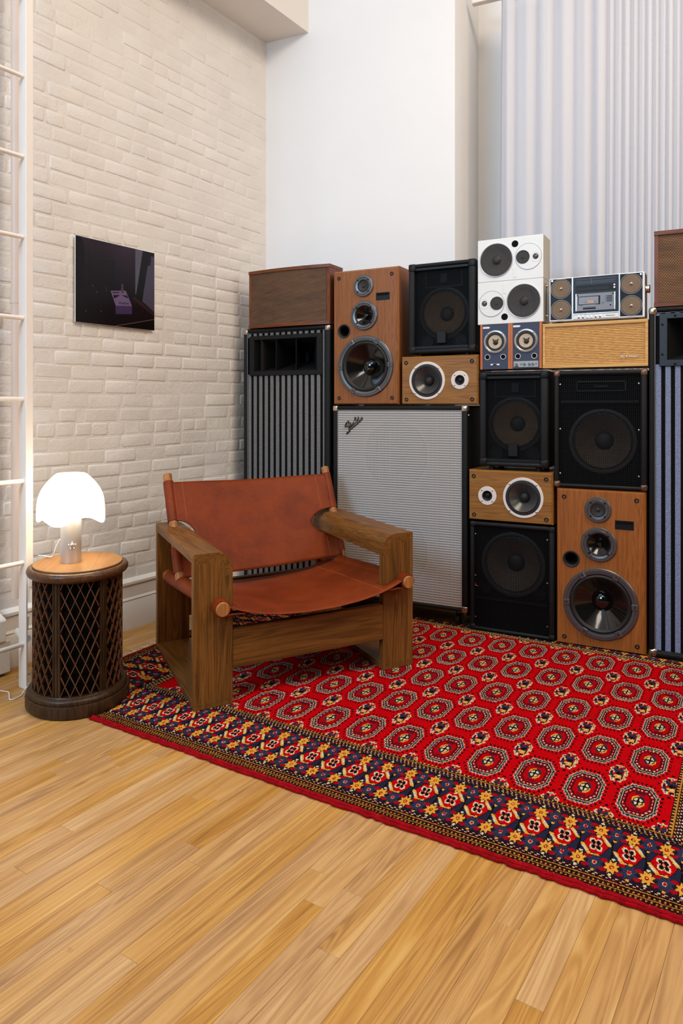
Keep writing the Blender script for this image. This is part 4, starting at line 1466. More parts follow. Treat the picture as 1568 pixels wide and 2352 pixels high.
# ---------------- big bass cabinet with silver cloth
def bass_cab(name, label, xc, z):
    T = spk(name, label, xc, z)
    w, h, d = 0.722, 0.978, 0.27
    L = -w / 2
    body = MB()
    body.box(L + 0.004, 0.22, 0.004, -L - 0.004, d, h - 0.004, 0.004)
    obj('cabinet', body, M['tolex'], T)
    fr = MB()
    for mbx in (rbox(L, 0, 0, L + 0.025, d, h, 0.006), rbox(-L - 0.027, 0, 0, -L, d, h, 0.006),
                rbox(L, 0, 0, -L, d, 0.018, 0.006), rbox(L, 0, h - 0.020, -L, d, h, 0.006)):
        fr.add(mbx.v, mbx.f)
    obj('frame', fr, M['tolex'], T)
    x0, x1, z0, z1 = L + 0.025, -L - 0.027, 0.018, h - 0.020
    obj('baffle', MB().box(x0, 0.020, z0, x1, 0.034, z1), M['baffle_tan'], T)
    for cz in (0.735, 0.255):
        obj('woofer', MB().lathe(-0.015, cz, [(0.17, 0.0185), (0.165, 0.017), (0.04, 0.019), (0, 0.012)], 48), M['black_matte'], T)
    gc = MB().grid(lambda a, b_: (a, 0.006 + 0.0025 * math.sin(7 * a) * math.sin(5 * b_) * 0.3, b_), list(np.linspace(x0, x1, 20)), list(np.linspace(z0, z1, 26)))
    obj('grille_cloth', gc, M['fender_cloth'], T, fix=False)
    pp = [(x0 + 0.001, 0.004, z0 + 0.002), (x1 - 0.001, 0.004, z0 + 0.002), (x1 - 0.001, 0.004, z1 - 0.001), (x0 + 0.001, 0.004, z1 - 0.001)]
    obj('piping', MB().tube(pp, 0.0016, 6, closed=True), M['silver'], T)
    for sx_ in (-1, 1):
        for sz_ in (-1, 1):
            obj('corner_cap', corner(MB(), w, h, sx_, sz_, 0.027, 0.006, 0.03), M['nickel'], T)
    # script badge: strokes traced as raised metal over a black backing
    base_z = 0.083
    strokes = {
        'stem': [(-1.0464, 0.9823), (-1.0421, 0.9669), (-1.0402, 0.9524), (-1.0397, 0.9268)],
        'cap': [(-1.0464, 0.9823), (-1.0561, 0.9719), (-1.0634, 0.9598), (-1.0629, 0.953), (-1.0503, 0.9549), (-1.0445, 0.9601)],
        'cross': [(-1.0503, 0.9532), (-1.0387, 0.9687), (-1.0310, 0.9714)],
        'e': [(-1.0358, 0.9602), (-1.0291, 0.9637), (-1.031, 0.9688), (-1.0358, 0.9653), (-1.0368, 0.9568), (-1.0291, 0.956), (-1.0265, 0.9586)],
        'n': [(-1.0253, 0.9586), (-1.0253, 0.9688), (-1.0214, 0.9697), (-1.0176, 0.963), (-1.0150, 0.9650)],
        'd': [(-1.0118, 0.9707), (-1.0150, 0.9770), (-1.0110, 0.9815), (-1.0071, 0.9776), (-1.0118, 0.9707)],
        'd_stem': [(-1.0061, 1.0039), (-1.0061, 0.9895), (-1.0071, 0.9776), (-1.0033, 0.9759)],
        'er': [(-0.9994, 0.987), (-0.9928, 0.9913), (-0.9956, 0.9947), (-0.9994, 0.9895), (-0.9994, 0.981), (-0.9928, 0.9800)],
        'r': [(-0.9935, 1.0049), (-0.9870, 1.0015), (-0.9889, 0.9947), (-0.9832, 0.9871), (-0.9800, 0.9895)],
        'tail': [(-1.0349, 0.9406), (-1.0118, 0.9571), (-0.987, 0.9769), (-0.969, 0.9915), (-0.9643, 0.9992), (-0.9671, 1.0025), (-0.9747, 0.9949)],
        'low': [(-1.0551, 0.9163), (-1.0455, 0.9259), (-1.0349, 0.9406)],
    }
    bk, fg = MB(), MB()
    for k_, pts in strokes.items():
        wv = {'stem': 0.0030, 'low': 0.0014, 'd_stem': 0.0022, 'tail': 0.0016}.get(k_, 0.0017)
        q = [(px_ - xc, pz_ - base_z) for px_, pz_ in pts]
        bk.tube([(a, 0.0035, b_) for a, b_ in q], wv + 0.0022, 8)
        if k_ != 'low':
            fg.tube([(a, 0.0005, b_) for a, b_ in q], wv, 8)
    bd = obj('badge', bk, M['black_plastic'], T)
    obj('badge_script', fg, M['chrome'], bd)
    obj('side_latch', MB().lathe(0.012, h - 0.045, [(0, -L + 0.010), (0.006, -L + 0.008), (0.006, -L + 0.003), (0.003, -L)], 14, axis='x'), M['nickel'], T)
    for (xx, yy) in ((-L - 0.055, 0.05), (L + 0.06, 0.05), (-L - 0.06, 0.21), (L + 0.06, 0.21)):
        cs = MB()
        cs.lathe(yy, -0.046, [(0, xx - 0.010), (0.022, xx - 0.009), (0.027, xx - 0.004), (0.027, xx + 0.004), (0.022, xx + 0.009), (0, xx + 0.010)], 24, axis='x')
        co = obj('caster', cs, M['rubber'], T)
        fk = MB()
        fk.box(xx - 0.016, yy - 0.012, -0.048, xx - 0.0125, yy + 0.012, -0.004, 0.001)
        fk.box(xx + 0.0125, yy - 0.012, -0.048, xx + 0.016, yy + 0.012, -0.004, 0.001)
        fk.box(xx - 0.02, yy - 0.02, -0.006, xx + 0.02, yy + 0.02, 0.002, 0.001)
        obj('caster_fork', fk, M['gunmetal'], co)
    return T


RUGZ = 0.009
STAND = 0.0106
tower('tower_speaker', 'brown wood-look three-way speaker standing on the red rug, lower of the two', 0.185, RUGZ, M['walnut_warm'])
tower('tower_speaker', 'brown wood-look three-way speaker standing on top of the big silver-clothed cabinet', -0.946, 1.0665, M['walnut'])
bookshelf('bookshelf_speaker', 'oak-faced two-way speaker with its big cone on the left, above the silver-clothed cabinet', -0.5515, 1.0665, False)
bookshelf('bookshelf_speaker', 'oak-faced two-way speaker with its big cone on the right, low between black cabinets', -0.2085, 0.5265, True)
stage_monitor('stage_speaker', 'black perforated-grille speaker topmost, standing on the upper oak-faced speaker', -0.540, 1.314, 0.339, 0.0125)
stage_monitor('stage_speaker', 'black perforated-grille speaker beneath the two small blue speakers', -0.1935, 0.7795, 0.317, 0.018)
wire_cab('wire_grille_speaker', 'wide black speaker with square wire grille beneath the straw-coloured box', 0.1812, 0.7005, 0.384, 0.514, 0.205, 0.142, 0.377, 0.008, M['copper_worn'], True)
wire_cab('wire_grille_speaker', 'black wire-grille speaker standing on the rug, with a small orange square mark', -0.2035, STAND, 0.391, 0.508, 0.315, 0.149, 0.150, 0.0, M['tolex_worn'], False)
bo = [o for o in COL.objects if o.name.startswith('wire_grille_speaker')][-1]
bdg = MB().tube([(-0.168, 0.0045, 0.207), (-0.152, 0.0045, 0.207), (-0.152, 0.0045, 0.223), (-0.168, 0.0045, 0.223)], 0.0017, 6, closed=True)
obj('badge', bdg, M['orange'], bo, label='orange square badge')
bass_cab('bass_cabinet', 'large black cabinet with silver grille cloth and a script badge, on casters', -0.772, 0.082)
T = striped_cab('striped_speaker', 'tall black cabinet with grey striped front and vaned horn, beside the brick wall', -1.4265, STAND, 1.474, True)
cut_board(T, 1.474)
T = striped_cab('striped_speaker', 'tall black cabinet with grey striped front tinted blue like cool light, cut by the right edge of the photo', 0.654, STAND, 1.462, False)
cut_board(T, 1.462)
woven_box('woven_speaker', 'bow-fronted brown wooden speaker with woven grille on the left striped cabinet', -1.409, 1.4865, 0.514, 0.314, 0.020, 0.145, M['weave'], M['mahog'], M['mahog_z'])
woven_box('woven_speaker', 'flat-fronted brown wooden speaker with basket-weave grille at the right edge of the photo', 0.656, 1.4735, 0.514, 0.315, 0.0, 0.2, M['weave_big'], M['mahog'], M['mahog_z'])
white_monitor('white_speaker', 'white speaker at the very top of its pile, big cone on the left', -0.2085, 1.6345, False)
white_monitor('white_speaker', 'white speaker second from top of its pile, big cone on the right', -0.2085, 1.4375, True)
blue_speaker('blue_speaker', 'small blue-fronted speaker without knobs, left one of its pair', -0.2765, 1.2285, False)
blue_speaker('blue_speaker', 'small blue-fronted speaker with a row of silver knobs along its foot', -0.1345, 1.2285, True)
radio_box('straw_speaker', 'straw-coloured wooden speaker with ribbed cloth front beneath the cassette radio', 0.158, 1.2275)
boombox('cassette_radio', 'silver cassette radio with four round brown speakers on the straw-coloured box', 0.166, 1.4275)

# ------------------------------------------------------------------ rug
U0, U1, V0, V1 = -2.030, 0.395, -0.415, 1.20
DU, DV = 0.0021, 0.0030
nu, nv = int((U1 - U0) / DU), int((V1 - V0) / DV)
uc = U0 + (np.arange(nu) + 0.5) * (U1 - U0) / nu
vc = V0 + (np.arange(nv) + 0.5) * (V1 - V0) / nv
UU, VV = np.meshgrid(uc, vc)


def lin(r_, g_, b_):
    return np.array([s2l(r_), s2l(g_), s2l(b_)])


RED, DRED, MAR = lin(178, 2, 12), lin(128, 6, 18), lin(84, 14, 28)
NAVY, BLK, CREAM, GOLD, GREY = lin(40, 42, 64), lin(22, 13, 15), lin(196, 180, 146), lin(206, 146, 54), lin(92, 84, 86)
img = np.empty(UU.shape + (3,))
img[:] = RED


def put(mask, col):
    img[mask] = col


FU0, FU1, FV0, FV1 = -1.680, 0.082, -0.111, 1.123
P_U, P_V = 0.1387, 0.2530
field = (UU > FU0) & (UU < FU1) & (VV > FV0) & (VV < FV1)
# large guls
spk_ = rng.random(UU.shape)
ku = np.round(UU / P_U)
kv = np.round(VV / P_V)
du = UU - ku * P_U
dv = VV - kv * P_V
a, b = np.abs(du) / 0.0490, np.abs(dv) / 0.0890
n_ = np.maximum(np.maximum(a, b), (a + b) / 1.50)
th = np.arctan2(b * np.sign(dv), a * np.sign(du))
zig = np.abs(((th / (2 * PI) * 30) % 1) - 0.5) * 2
zig2 = (th / (2 * PI) * 32) % 1
gul = field & (ku * P_U - 0.03 > FU0) & (ku * P_U + 0.03 < FU1)
put(gul & (n_ < 1.20) & (n_ > 1.08) & (zig2 < 0.42), BLK)
zo = 0.97 + 0.07 * zig
put(gul & (n_ < zo), CREAM * 0.9)
put(gul & (n_ < zo - 0.045), NAVY)
ring_ = gul & (n_ < zo - 0.045) & (n_ > 0.80)
put(ring_ & (spk_ < 0.34), GREY)
put(ring_ & (spk_ > 0.80), BLK)
put(gul & (n_ < 0.865), CREAM * 0.75)
put(gul & (n_ < 0.825), BLK)
put(gul & (n_ < 0.775), DRED)
put(gul & (n_ < 0.745) & (n_ > 0.675) & (((th / (2 * PI) * 22) % 1) < 0.42), CREAM)
put(gul & (n_ < 0.645), MAR)
put(gul & (n_ < 0.645) & (n_ > 0.60) & (spk_ < 0.4), BLK)
put(gul & (n_ < 0.575), RED * 0.85)
put(gul & (np.abs(a) < 0.26) & (b < 0.56) & (b > 0.44), MAR)
core = np.maximum(np.maximum(np.abs(du) / 0.0165, np.abs(dv) / 0.030), (np.abs(du) / 0.0165 + np.abs(dv) / 0.030) / 1.5)
q1 = (du * dv) > 0
put(gul & (core < 1), GOLD)
put(gul & (core < 1) & q1, NAVY)
put(gul & (core < 0.74), BLK)
put(gul & (core < 0.62), CREAM)
put(gul & (core < 0.62) & ((np.abs(du) < 0.0022) | (np.abs(dv) < 0.0035)), BLK)
put(gul & (core < 0.22), BLK)
# small guls between them
ku2 = np.floor(UU / P_U) + 0.5
kv2 = np.floor(VV / P_V) + 0.5
du2 = UU - ku2 * P_U
dv2 = VV - kv2 * P_V
a2, b2 = np.abs(du2) / 0.0250, np.abs(dv2) / 0.0520
n2 = np.maximum(np.maximum(a2, b2), (a2 + b2) / 1.45)
th2 = np.arctan2(dv2 / 0.052, du2 / 0.025)
zg = np.abs(((th2 / (2 * PI) * 12) % 1) - 0.5) * 2
put(field & (n2 < 0.93 + 0.09 * zg) & (((th2 / (2 * PI) * 5 + 0.1) % 1) < 0.80), CREAM * 0.95)
put(field & (n2 < 0.80 + 0.09 * zg), NAVY)
cell = np.floor(du2 / 0.0052 + 100) * 7.13 + np.floor(dv2 / 0.0105 + 100) * 3.77
hsh = (np.sin(cell) * 43758.5453) % 1
inn = field & (n2 < 0.78 + 0.09 * zg)
put(inn & (hsh < 0.13), CREAM)
put(inn & (hsh >= 0.22) & (hsh < 0.34), GOLD)
put(inn & (hsh >= 0.34) & (hsh < 0.52), MAR)
put(inn & (hsh >= 0.52) & (hsh < 0.64), RED)
put(inn & (hsh >= 0.64) & (hsh < 0.80), BLK)
put(field & (n2 < 0.22), BLK)
put(field & (np.abs(du2) < 0.005) & (np.abs(np.abs(dv2) - 0.064) < 0.005), BLK)
put(field & (np.abs(np.abs(du2) - 0.032) < 0.0025) & (np.abs(dv2) < 0.005), BLK)


def border(mask, t, s):
    """t: distance outward from the field edge (0..0.3); s: along the edge"""
    def pm(mm, col):
        put(mask & mm, col)
    g1 = (np.floor(t / 0.0062) % 2)
    pm(t > -1, BLK)
    pm((t < 0.31) & (spk_ < 0.22), MAR)
    pm((t < 0.31) & (spk_ > 0.86), NAVY)
    # inner guard: a fine gold line and rows of dots
    pm((t > 0.002) & (t < 0.0075) & ((s / 0.0125) % 1 < 0.38), GOLD * 0.9)
    pm((t > 0.0090) & (t < 0.0120), GOLD * 0.62)
    for (t0, ph_, cl, per) in ((0.0145, 0.0, GOLD * 0.9, 0.0125), (0.0205, 0.5, CREAM * 0.9, 0.0125), (0.0265, 0.15, CREAM, 0.0125), (0.0325, 0.6, GOLD * 0.8, 0.0125)):
        pm((t > t0) & (t < t0 + 0.0045) & ((s / per + ph_ + t * 40) % 1 < 0.36), cl)
    # main band
    main = (t > 0.038) & (t < 0.246)
    pm(main, lin(30, 24, 34))
    p = 0.0747
    # navy diagonals with cream and gold flecks round the lozenges
    ds = (s - 0.014 + p / 2) % p - p / 2
    dt = t - 0.142
    dd = ds - 0.16 * dt
    hexa = np.maximum(np.abs(dd) / 0.0280 + np.abs(dt) / 0.058, np.abs(dt) / 0.0365)
    wed = (np.abs(dt) < 0.044) & (hexa > 1.0)
    pm(wed, NAVY * 0.7)
    up_ = dd * dt < 0
    pm(wed & up_ & (hexa < 1.48) & (np.abs(dt) > 0.006), GOLD)
    pm(wed & up_ & (hexa > 1.22) & (hexa < 1.48) & (np.abs(dt) > 0.016) & (np.abs(dt) < 0.036), CREAM)
    pm(wed & (np.abs(dd) > 0.0355), BLK)
    pm((hexa < 1.07) & (hexa >= 1.0), BLK)
    pm(hexa < 1.0, RED)
    pet = np.hypot((np.abs(dd) - 0.0078) / 0.0074, (np.abs(dt) - 0.0130) / 0.0118)
    pm((pet < 1), CREAM)
    pm(np.hypot((np.abs(dd) - 0.0060) / 0.0050, (np.abs(dt) - 0.0098) / 0.0086) < 1, BLK)
    pm(np.hypot(dd / 0.0030, dt / 0.0048) < 1, CREAM * 0.7)
    for (tc_, so_) in ((0.076, 0.0), (0.212, -0.028)):
        for (oo, kind_) in ((0.0, 'g'), (0.5, 'n')):
            ds = (s - 0.014 - so_ - oo * p + p / 2) % p - p / 2
            dt = t - tc_
            r2 = np.hypot(ds / 0.0135, dt / 0.0205)
            ang = np.arctan2(dt / 0.0205, ds / 0.0135)
            star = r2 * (1 + 0.22 * np.cos(8 * ang))
            for e2 in (0.017, -0.017):
                rb = np.hypot((ds - 0.25 * p) / 0.0088, (dt - e2) / 0.0078)
                pm(rb < 1, lin(152, 6, 22))
            if kind_ == 'g':
                pm(star < 1.12, BLK)
                pm(star < 1.02, GOLD)
                pm(r2 < 0.36, DRED)
                pm(r2 < 0.18, GOLD)
            else:
                pm(star < 1.18, lin(42, 46, 68))
                pm(r2 < 0.38, CREAM * 0.8)
                pm(r2 < 0.29, RED)
            rc = np.hypot(ds / 0.0042, (np.abs(dt) - 0.0305) / 0.0045)
            pm(rc < 1, GOLD * 0.9 if kind_ == 'n' else CREAM)
    # outer guard
    og = t > 0.246
    pm(og, BLK)
    pm(og & (spk_ < 0.25), MAR)
    for (t0, ph_, cl, per) in ((0.2490, 0.0, CREAM, 0.0145), (0.2545, 0.35, CREAM * 0.9, 0.0145), (0.2745, 0.2, GOLD * 0.7, 0.0105), (0.2895, 0.7, GOLD * 0.55, 0.0105), (0.2980, 0.1, GOLD * 0.5, 0.0125)):
        pm((t > t0) & (t < t0 + 0.0045) & ((s / per + ph_) % 1 < 0.40), cl)
    pm((t > 0.2660) & (t < 0.2690), GOLD * 0.62)
    pm((t > 0.2835) & (t < 0.2865), GOLD * 0.5)
    pm((t > 0.3040), DRED)


dN, dF = FV0 - VV, VV - FV1
dL, dR = (FU0 - UU) * 0.29 / 0.338, UU - FU1
out = ~field
near = out & (dN >= np.maximum(dL, dR)) & (dN >= dF)
far = out & (dF >= np.maximum(dL, dR)) & (dF > dN)
left = out & ~near & ~far & (UU < FU0)
right = out & ~near & ~far & (UU > FU1)
border(near, dN, UU)
border(far, dF, UU)
border(left, dL, VV * 0.80)
border(right, dR, VV * 0.80)
put((UU < U0 + 0.012), lin(150, 6, 18))
img *= (1 + rng.normal(0, 0.13, img.shape[:2]))[..., None]
img = np.clip(img, 0.0012, 1)
# mesh
ug = np.linspace(U0, U1, nu + 1)
vg = np.linspace(V0, V1, nv + 1)
UG, VG = np.meshgrid(ug, vg)


def rugxy(u, v):
    wv = 0.0035 * np.sin(3.1 * u + 0.6) * np.clip((-0.2 - v) / 0.2, 0, 1)
    return 2.347 + u - 0.06 * v, -1.477 + 0.026 * u + v + wv


XG, YG = rugxy(UG, VG)
ZG = RUGZ - 0.001 + rng.uniform(-0.0011, 0.0006, XG.shape)
edge = (VG < V0 + 0.008)
ZG = np.where(edge, ZG - 0.001, ZG)
ZG[:, 0] = 0.002
_c, _s = math.cos(2.343), math.sin(2.343)
_ex, _ey = XG - 0.507, YG + 1.852
under = (((_ex * _c + _ey * _s) / 0.208) ** 2 + ((-_ex * _s + _ey * _c) / 0.185) ** 2) < 1
ZG = np.where(under, 0.0025, ZG)
co = np.stack([XG, YG, ZG], -1).reshape(-1, 3).astype(np.float32)
idx = (np.arange(nv)[:, None] * (nu + 1) + np.arange(nu)[None, :]).ravel()
quads = np.stack([idx, idx + 1, idx + nu + 2, idx + nu + 1], 1).astype(np.int32)
me = bpy.data.meshes.new('rug_pile')
me.vertices.add(len(co))
me.vertices.foreach_set('co', co.ravel())
me.loops.add(quads.size)
me.loops.foreach_set('vertex_index', quads.ravel())
me.polygons.add(len(quads))
me.polygons.foreach_set('loop_start', np.arange(0, quads.size, 4, dtype=np.int32))
me.update(calc_edges=True)
at = me.attributes.new('knots', 'FLOAT_COLOR', 'FACE')
at.data.foreach_set('color', np.concatenate([img.reshape(-1, 3), np.ones((nu * nv, 1))], 1).astype(np.float32).ravel())
me.materials.append(M['rug'])
rug = thing('rug', 'red oriental rug with rows of octagonal medallions and a patterned border', 'rug', (1.4, -1.0, 0))
pile = obj('pile', me, None, rug, loc=(-1.4, 1.0, 0))
bn = MB()
pts = []
for u in np.linspace(U0, U1, 190):
    x_, y_ = rugxy(np.array(u), np.array(V0 - 0.006))
    pts.append((float(x_), float(y_) + random.uniform(-0.0025, 0.0025), 0.0068 + random.uniform(-0.0006, 0.0008)))


def squashed(p):
    ex, ey = p[0] - 0.507, p[1] + 1.852
    return ((ex * _c + ey * _s) / 0.205) ** 2 + ((-ex * _s + ey * _c) / 0.182) ** 2 < 1


pts = [(p[0], p[1], 0.0012) if squashed(p) else p for p in pts]
bn.tube(pts, [0.0012 if squashed(p) else 0.0068 + random.uniform(-0.0008, 0.0008) for p in pts], 9)
bn.tube([(p[0], p[1] - 0.007 + random.uniform(-0.002, 0.002), 0.001 if squashed(p) else 0.0045) for p in pts], [0.001 if squashed(p) else 0.0045 for p in pts], 7)
obj('edge_binding', bn, M['rug_red'], rug, loc=(-1.4, 1.0, 0), label='plump red wool edge along the near side')
fg = MB()
for k in range(420):
    v_ = V0 + (V1 - V0) * random.random()
    x_, y_ = rugxy(np.array(U0), np.array(v_))
    x_, y_ = float(x_), float(y_)
    L_ = random.uniform(0.02, 0.055)
    an = random.gauss(PI, 0.5)
    fg.tube([(x_, y_, 0.004), (x_ + L_ * 0.5 * math.cos(an), y_ + L_ * 0.5 * math.sin(an), 0.003), (x_ + L_ * math.cos(an + 0.3), y_ + L_ * math.sin(an + 0.3), 0.002)], 0.0011, 4)
obj('fringe', fg, M['fringe'], rug, loc=(-1.4, 1.0, 0), kind='stuff')

# ------------------------------------------------------------------ armchair
CA = math.atan2(0.819, 0.4155)
W_, D_ = 0.918, 0.744
CH = thing('armchair', 'low oak armchair with slung cognac leather seat and back on the red rug', 'chair', (0.958, -1.723, RUGZ), CA)
e_x, e_y = 0.0966, 0.9953


def ch(mb):
    return mb.xf(lambda u, v, z: (u + e_x * v, e_y * v, z))


WP, TP, HT = 0.142, 0.036, 0.538


def arc(cx, cz, r_, a0, a1, n=8):
    return [(cx + r_ * math.cos(a0 + (a1 - a0) * i / n), cz + r_ * math.sin(a0 + (a1 - a0) * i / n)) for i in range(n + 1)]


arm_poly = [(0.0015, HT)] + list(reversed(arc(WP - 0.058, HT - 0.058, 0.058, 0, PI / 2))) + [(WP, HT - 0.085), (WP - 0.030, HT - 0.085), (WP - 0.034, HT - 0.034), (0, HT - 0.034), (0, HT - 0.0015)]
post_poly = [(0, 0.0), (WP, 0.0), (WP, HT - 0.085), (WP - 0.030, HT - 0.085), (WP - 0.034, HT - 0.034), (0, HT - 0.034)]
for side in (0, 1):
    f_ = (lambda p: [(W_ - a, b_) for a, b_ in p]) if side else (lambda p: p)
    arm = MB().prism(f_(arm_poly), 'y', 0.0, D_)
    obj('armrest', ch(arm), M['chair_y'], CH, 25)
    obj('front_post', ch(MB().prism(f_(post_poly), 'y', 0.0, TP)), M['chair_z'], CH)
    obj('back_post', ch(MB().prism(f_(post_poly), 'y', D_ - TP, D_)), M['chair_z'], CH)
    b0, b1 = (W_ - WP, W_) if side else (0, WP)
    obj('base_plank', ch(MB().box(b0, TP, 0, b1, D_ - TP, 0.022, 0.0015)), M['chair_y'], CH)
    # finger joints at the foot of each front post
    fj = MB()
    for k in range(4):
        x0 = b0 + 0.012 + k * 0.033
        fj.box(x0, -0.0006, 0.001, x0 + 0.015, 0.002, 0.022)
    obj('finger_joint', ch(fj), M['chair_x'], CH)
obj('front_rail', ch(MB().box(WP, 0.001, 0.122, W_ - WP, 0.032, 0.262, 0.002)), M['chair_x'], CH)
obj('back_rail', ch(MB().box(WP, D_ - 0.034, 0.122, W_ - WP, D_ - 0.003, 0.262, 0.002)), M['chair_x'], CH)

def chs(mb):
    """chair mapping for the sling seat, which rakes down towards the back"""
    return ch(mb.xf(lambda u, v, z: (u - 0.06 * max(v, 0), v, z - 0.06 * max(v, 0))))


UL, UR, ZD = 0.090, 0.864, 0.352
RD = 0.0255
for u in (UL, UR):
    dl = MB().lathe(u, ZD, [(0, -0.062), (RD - 0.003, -0.062), (RD, -0.058), (RD, 0.0), (RD, D_ + 0.03), (RD - 0.003, D_ + 0.034), (0, D_ + 0.034)], 28)
    obj('seat_dowel', chs(dl), M['dowel'], CH, 30)


def bl_line(side, z):
    """v of the raking back dowel at height z"""
    (v0, z0), (v1, z1) = (((0.488, 0.335), (0.766, 0.740)) if side == 0 else ((0.560, 0.335), (0.775, 0.745)))
    return v0 + (z - z0) * (v1 - v0) / (z1 - z0)


UB = (0.055, 0.852)
RB = 0.0195
for s in (0, 1):
    p0 = (UB[s], bl_line(s, 0.330), 0.330)
    p1 = (UB[s], bl_line(s, 0.742), 0.742)
    dl = MB().tube([p0, p1], RB, 22)
    obj('back_dowel', ch(dl), M['dowel'], CH, 30)
    for (za, zb) in (((0.553, 0.712), (0.362, 0.452))):
        sl = MB().tube([(UB[s], bl_line(s, za), za), (UB[s], bl_line(s, (za + zb) / 2), (za + zb) / 2), (UB[s], bl_line(s, zb), zb)], RB + 0.0035, 24, caps=False)
        sl.tube([(UB[s], bl_line(s, za), za), (UB[s], bl_line(s, zb), zb)], RB + 0.0008, 24, caps=False)
        obj('leather_sleeve', ch(sl), M['leather'], CH, 60, fix=False)


def notch(z):
    """how far the sheet edge is cut in beside the arms"""
    c, hh_ = 0.500, 0.060
    q = (z - c) / hh_
    return 0.0 if abs(q) >= 1 else (1 - q * q) ** 0.5


Z0, Z1 = 0.345, 0.713
zl = sorted(set([round(z, 4) for z in np.linspace(Z0, Z1, 30)] + [0.4402, 0.445, 0.452, 0.548, 0.555, 0.5598]))


def back_pt(s, z):
    nl = UB[0] + 0.004 + 0.085 * notch(z)
    nr = UB[1] - 0.004 - 0.125 * notch(z)
    u = nl + (nr - nl) * s
    fr_ = (u - UB[0]) / (UB[1] - UB[0])
    v = bl_line(0, z) * (1 - fr_) + bl_line(1, z) * fr_
    ramp_ = min(1, fr_ / 0.03, (1 - fr_) / 0.03)
    sag = 0.030 * math.sin(PI * max(0, min(1, fr_))) ** 0.8
    zz = z + 0.004 * math.cos(2 * PI * fr_) - 0.004
    return (u, v - 0.021 * (0.55 + 0.45 * 1) + sag * (0.6 + 0.4 * (z - Z0) / (Z1 - Z0)), zz)


sh = MB().grid(back_pt, list(np.linspace(0, 1, 41)), zl)
bo_ = obj('back_sheet', ch(sh), M['leather'], CH, 60, fix=False)
md_ = bo_.modifiers.new('thick', 'SOLIDIFY')
md_.thickness = 0.0034
md_.offset = 0

# seat
prof_s = [(0.0, 0.0), (0.03, -0.014), (0.058, -0.024), (0.087, -0.034), (0.15, -0.050), (0.213, -0.060), (0.32, -0.068), (0.446, -0.067), (0.55, -0.058), (0.627, -0.046), (0.70, -0.026), (0.74, -0.010), (0.774, 0.0)]
pu = [p[0] for p in prof_s]
pz = [p[1] for p in prof_s]


def seat_pt(u, v):
    s = u - UL
    z = ZD + RD * 0.55 + np.interp(s, pu, pz) * (0.92 + 0.10 * (v < 0.2))
    edge = max(0, 1 - abs(v - 0.62) / 0.03)
    zz = z + 0.006 * math.sin(PI * s / 0.774) * (v / 0.62)
    if s < 0.02:
        zz = ZD + RD + 0.004 - (0.02 - s) * 0.05 - s * 0.5
    if s > 0.754:
        zz = ZD + RD + 0.004 - (s - 0.754) * 0.05 - (0.774 - s) * 0.5
    return (u, v, zz)


us = sorted(set([UL, UL + 0.01, UL + 0.02, 0.1445, W_ - 0.1445, UR - 0.02, UR - 0.01, UR] + [round(x, 4) for x in np.linspace(UL + 0.035, UR - 0.035, 34)]))
vs_ = [-0.052, -0.030, -0.006, 0.042, 0.08, 0.16, 0.25, 0.34, 0.43, 0.52, 0.58, 0.615]
st = MB().grid(seat_pt, us, vs_, skip=lambda u, v: (-0.006 < v < 0.042) and (u < 0.1445 or u > W_ - 0.1445))
so_ = obj('seat_sheet', chs(st), M['leather'], CH, 60, fix=False)
md_ = so_.modifiers.new('thick', 'SOLIDIFY')
md_.thickness = 0.0036
md_.offset = 0
for (u, sg) in ((UL, 1), (UR, -1)):
    # loops of leather wrapped round the dowel, before and behind the post
    for (va, vb) in ((-0.052, -0.004), (0.042, 0.665)):
        lp = MB()
        ring_o, ring_i = [], []
        n = 26
        for rr in (RD + 0.0042, RD + 0.0008):
            lp.lathe(u, ZD, [(rr, va), (rr, vb)], n)
        lp.lathe(u, ZD, [(RD + 0.0008, va), (RD + 0.0042, va)], n)
        lp.lathe(u, ZD, [(RD + 0.0008, vb), (RD + 0.0042, vb)], n)
        obj('leather_loop', chs(lp), M['leather'], CH, 60)
    fl = MB().grid(lambda a, v: (u + sg * a, v, ZD - RD - 0.002 + 0.004 * math.sin(a / 0.075 * PI) + a * 0.03 + (0.018 if a > 0.07 else 0) * (a - 0.07) * 10), [0, 0.02, 0.04, 0.06, 0.075, 0.09], [-0.05, -0.006])
    fo = obj('leather_flap', chs(fl), M['leather'], CH, 60, fix=False)
    q_ = fo.modifiers.new('thick', 'SOLIDIFY')
    q_.thickness = 0.003
# stitching lines
stc = MB()
for u in (0.185, W_ - 0.165):
    stc.tube([(u, v, seat_pt(u, v)[2] + 0.0022) for v in (-0.05, 0.05, 0.15, 0.3, 0.45, 0.6)], 0.0008, 5)
obj('seat_stitching', chs(stc), M['leather_edge'], CH)
stc = MB()
for fr_ in (0.075, 0.915):
    for (za, zb) in ((0.562, 0.71), (0.352, 0.436)):
        P_ = []
        for z in np.linspace(za, zb, 6):
            u = UB[0] + (UB[1] - UB[0]) * fr_
            v = bl_line(0, z) * (1 - fr_) + bl_line(1, z) * fr_
            sag = 0.030 * math.sin(PI * fr_) ** 0.8
            P_.append((u, v - 0.0232 + sag * (0.6 + 0.4 * (z - Z0) / (Z1 - Z0)), z + 0.004 * math.cos(2 * PI * fr_) - 0.004))
        stc.tube(P_, 0.0007, 5)
obj('back_stitching', ch(stc), M['leather_edge'], CH)

# ------------------------------------------------------------------ oval side table
TX, TY, TA, TB, TTH = 0.507, -1.852, 0.176, 0.153, 2.343
TBL = thing('side_table', 'dark oval drum side table with lattice sides under the lamp', 'table', (TX, TY, 0.0035), TTH)


